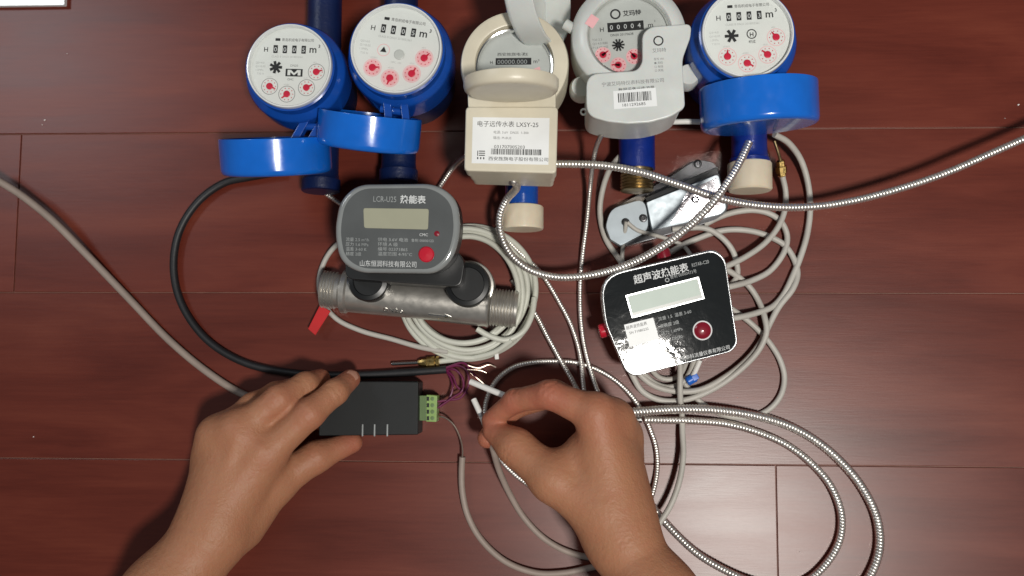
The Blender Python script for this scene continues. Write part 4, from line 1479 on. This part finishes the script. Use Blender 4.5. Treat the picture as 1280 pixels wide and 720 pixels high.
tend = [(J(272, 640, 68), J(326, 562, 68.5), 3.2, 4.5, 4), (J(266, 638, 69), J(298, 545, 70), 3.2, 4.5, 4), (J(258, 640, 66), J(275, 552, 63), 3.0, 4.2, 4)]
lh = [palm + thumb + web + tend, chain([im, ip, idp, it], [12, 10.4, 9.0, 7.4]), chain([mm_, mp_, mdp, mt_], [12, 10.2, 9, 7.2]),
      chain([rm, rp_, rdp, rt], [11.5, 9.5, 8.5, 7]), chain([lm, lp_, ldp, lt], [10.5, 8.5, 7.5, 6.5])]
reds = [(it, 16, .7), (mt_, 16, .7), (tt_, 18, .7), (ip, 12, .45), (mp_, 12, .45), (im, 14, .3), (mm_, 14, .3), (ti_, 13, .4)]
cr = [(np.array(ip) + (0, 0, 8), unit(im, idp), 8, .85), (np.array(mp_) + (0, 0, 8), unit(mm_, mdp), 8, .85), (np.array(idp) + (0, 0, 7), unit(ip, it), 7, .65),
      (np.array(mdp) + (0, 0, 7), unit(mp_, mt_), 7, .65), (np.array(ti_) + (0, 0, 9), unit(tm_, tt_), 8, .8), (np.array(wr) + (0, 0, 22), unit(fa[1], im), 26, .6)]
ni, nt_ = np.array(it) - 2.5 * unit(idp, it), np.array(tt_) - 2.5 * unit(ti_, tt_)
nl = [(idp, ni, (.25, .25, 1), 4.5, 9.0, 7.75)]
hand('left hand resting over the black box, fingers and thumb gripping its edges', lh, [.1, 5, 5, 5, 5], reds, cr, nl)

# right hand
wr = J(775, 668, 78)
fa = [J(885, 850, 105), J(822, 752, 92), wr]
im, ip, idp, it = J(744, 517, 84), J(687, 493, 80), J(644, 501, 66), J(614, 525, 54)
mm_, mp_, mdp, mt_ = J(765, 526, 68), J(692, 492, 58), J(640, 509, 46), J(609, 548, 41)
rm, rp_, rdp, rt = J(776, 545, 52), J(738, 512, 36), J(738, 540, 22), J(752, 560, 22)
lm, lp_, ldp, lt = J(780, 570, 38), J(742, 545, 22), J(745, 568, 12), J(764, 582, 14)
tc_, tm_, ti_, tt_ = J(752, 640, 80), J(692, 598, 76), J(645, 559, 66), J(618, 539, 56)
palm = chain(fa, [31, 27, 21], 12)
palm += [(wr, im, 20, 13, 14), (wr, mm_, 19, 13, 14), (wr, rm, 19, 12.5, 14), (J(776, 650, 70), lm, 18, 12, 14),
         (im, mm_, 12, 12, 10), (mm_, rm, 12, 11.5, 10), (rm, lm, 11.5, 11, 10), (J(750, 630, 76), J(735, 580, 72), 20, 15, 14)]
thumb = chain([tc_, tm_, ti_, tt_], [19, 15.5, 12.4, 8.4], 6)
web = [(tm_, J(728, 566, 70), 11, 12, 10)]
rh = [palm + thumb + web, chain([im, ip, idp, it], [12.5, 9.4, 8.0, 6.9]), chain([mm_, mp_, mdp, mt_], [12, 9.4, 8.4, 7.2]),
      chain([rm, rp_, rdp, rt], [11.5, 9.2, 8.2, 7]), chain([lm, lp_, ldp, lt], [10.5, 8.3, 7.4, 6.4])]
reds = [(it, 20, .8), (mt_, 16, .8), (tt_, 16, .5), (ip, 24, .75), (idp, 18, .8), (im, 20, .45), (ti_, 14, .25)]
cr = [(np.array(ip) + (0, 5, 6), unit(im, idp), 9, .8), (np.array(idp) + (0, 5, 6), unit(ip, it), 7, .6), (np.array(ti_) + (-4, -4, 9), unit(tm_, tt_), 9, .75), (np.array(wr) + (0, 0, 20), unit(fa[1], im), 24, .45)]
nl = []
hand('right hand pinching a cable between thumb and index finger above the hoses', rh, [.1, 2.5, 2.5, 4, 4], reds, cr, nl)
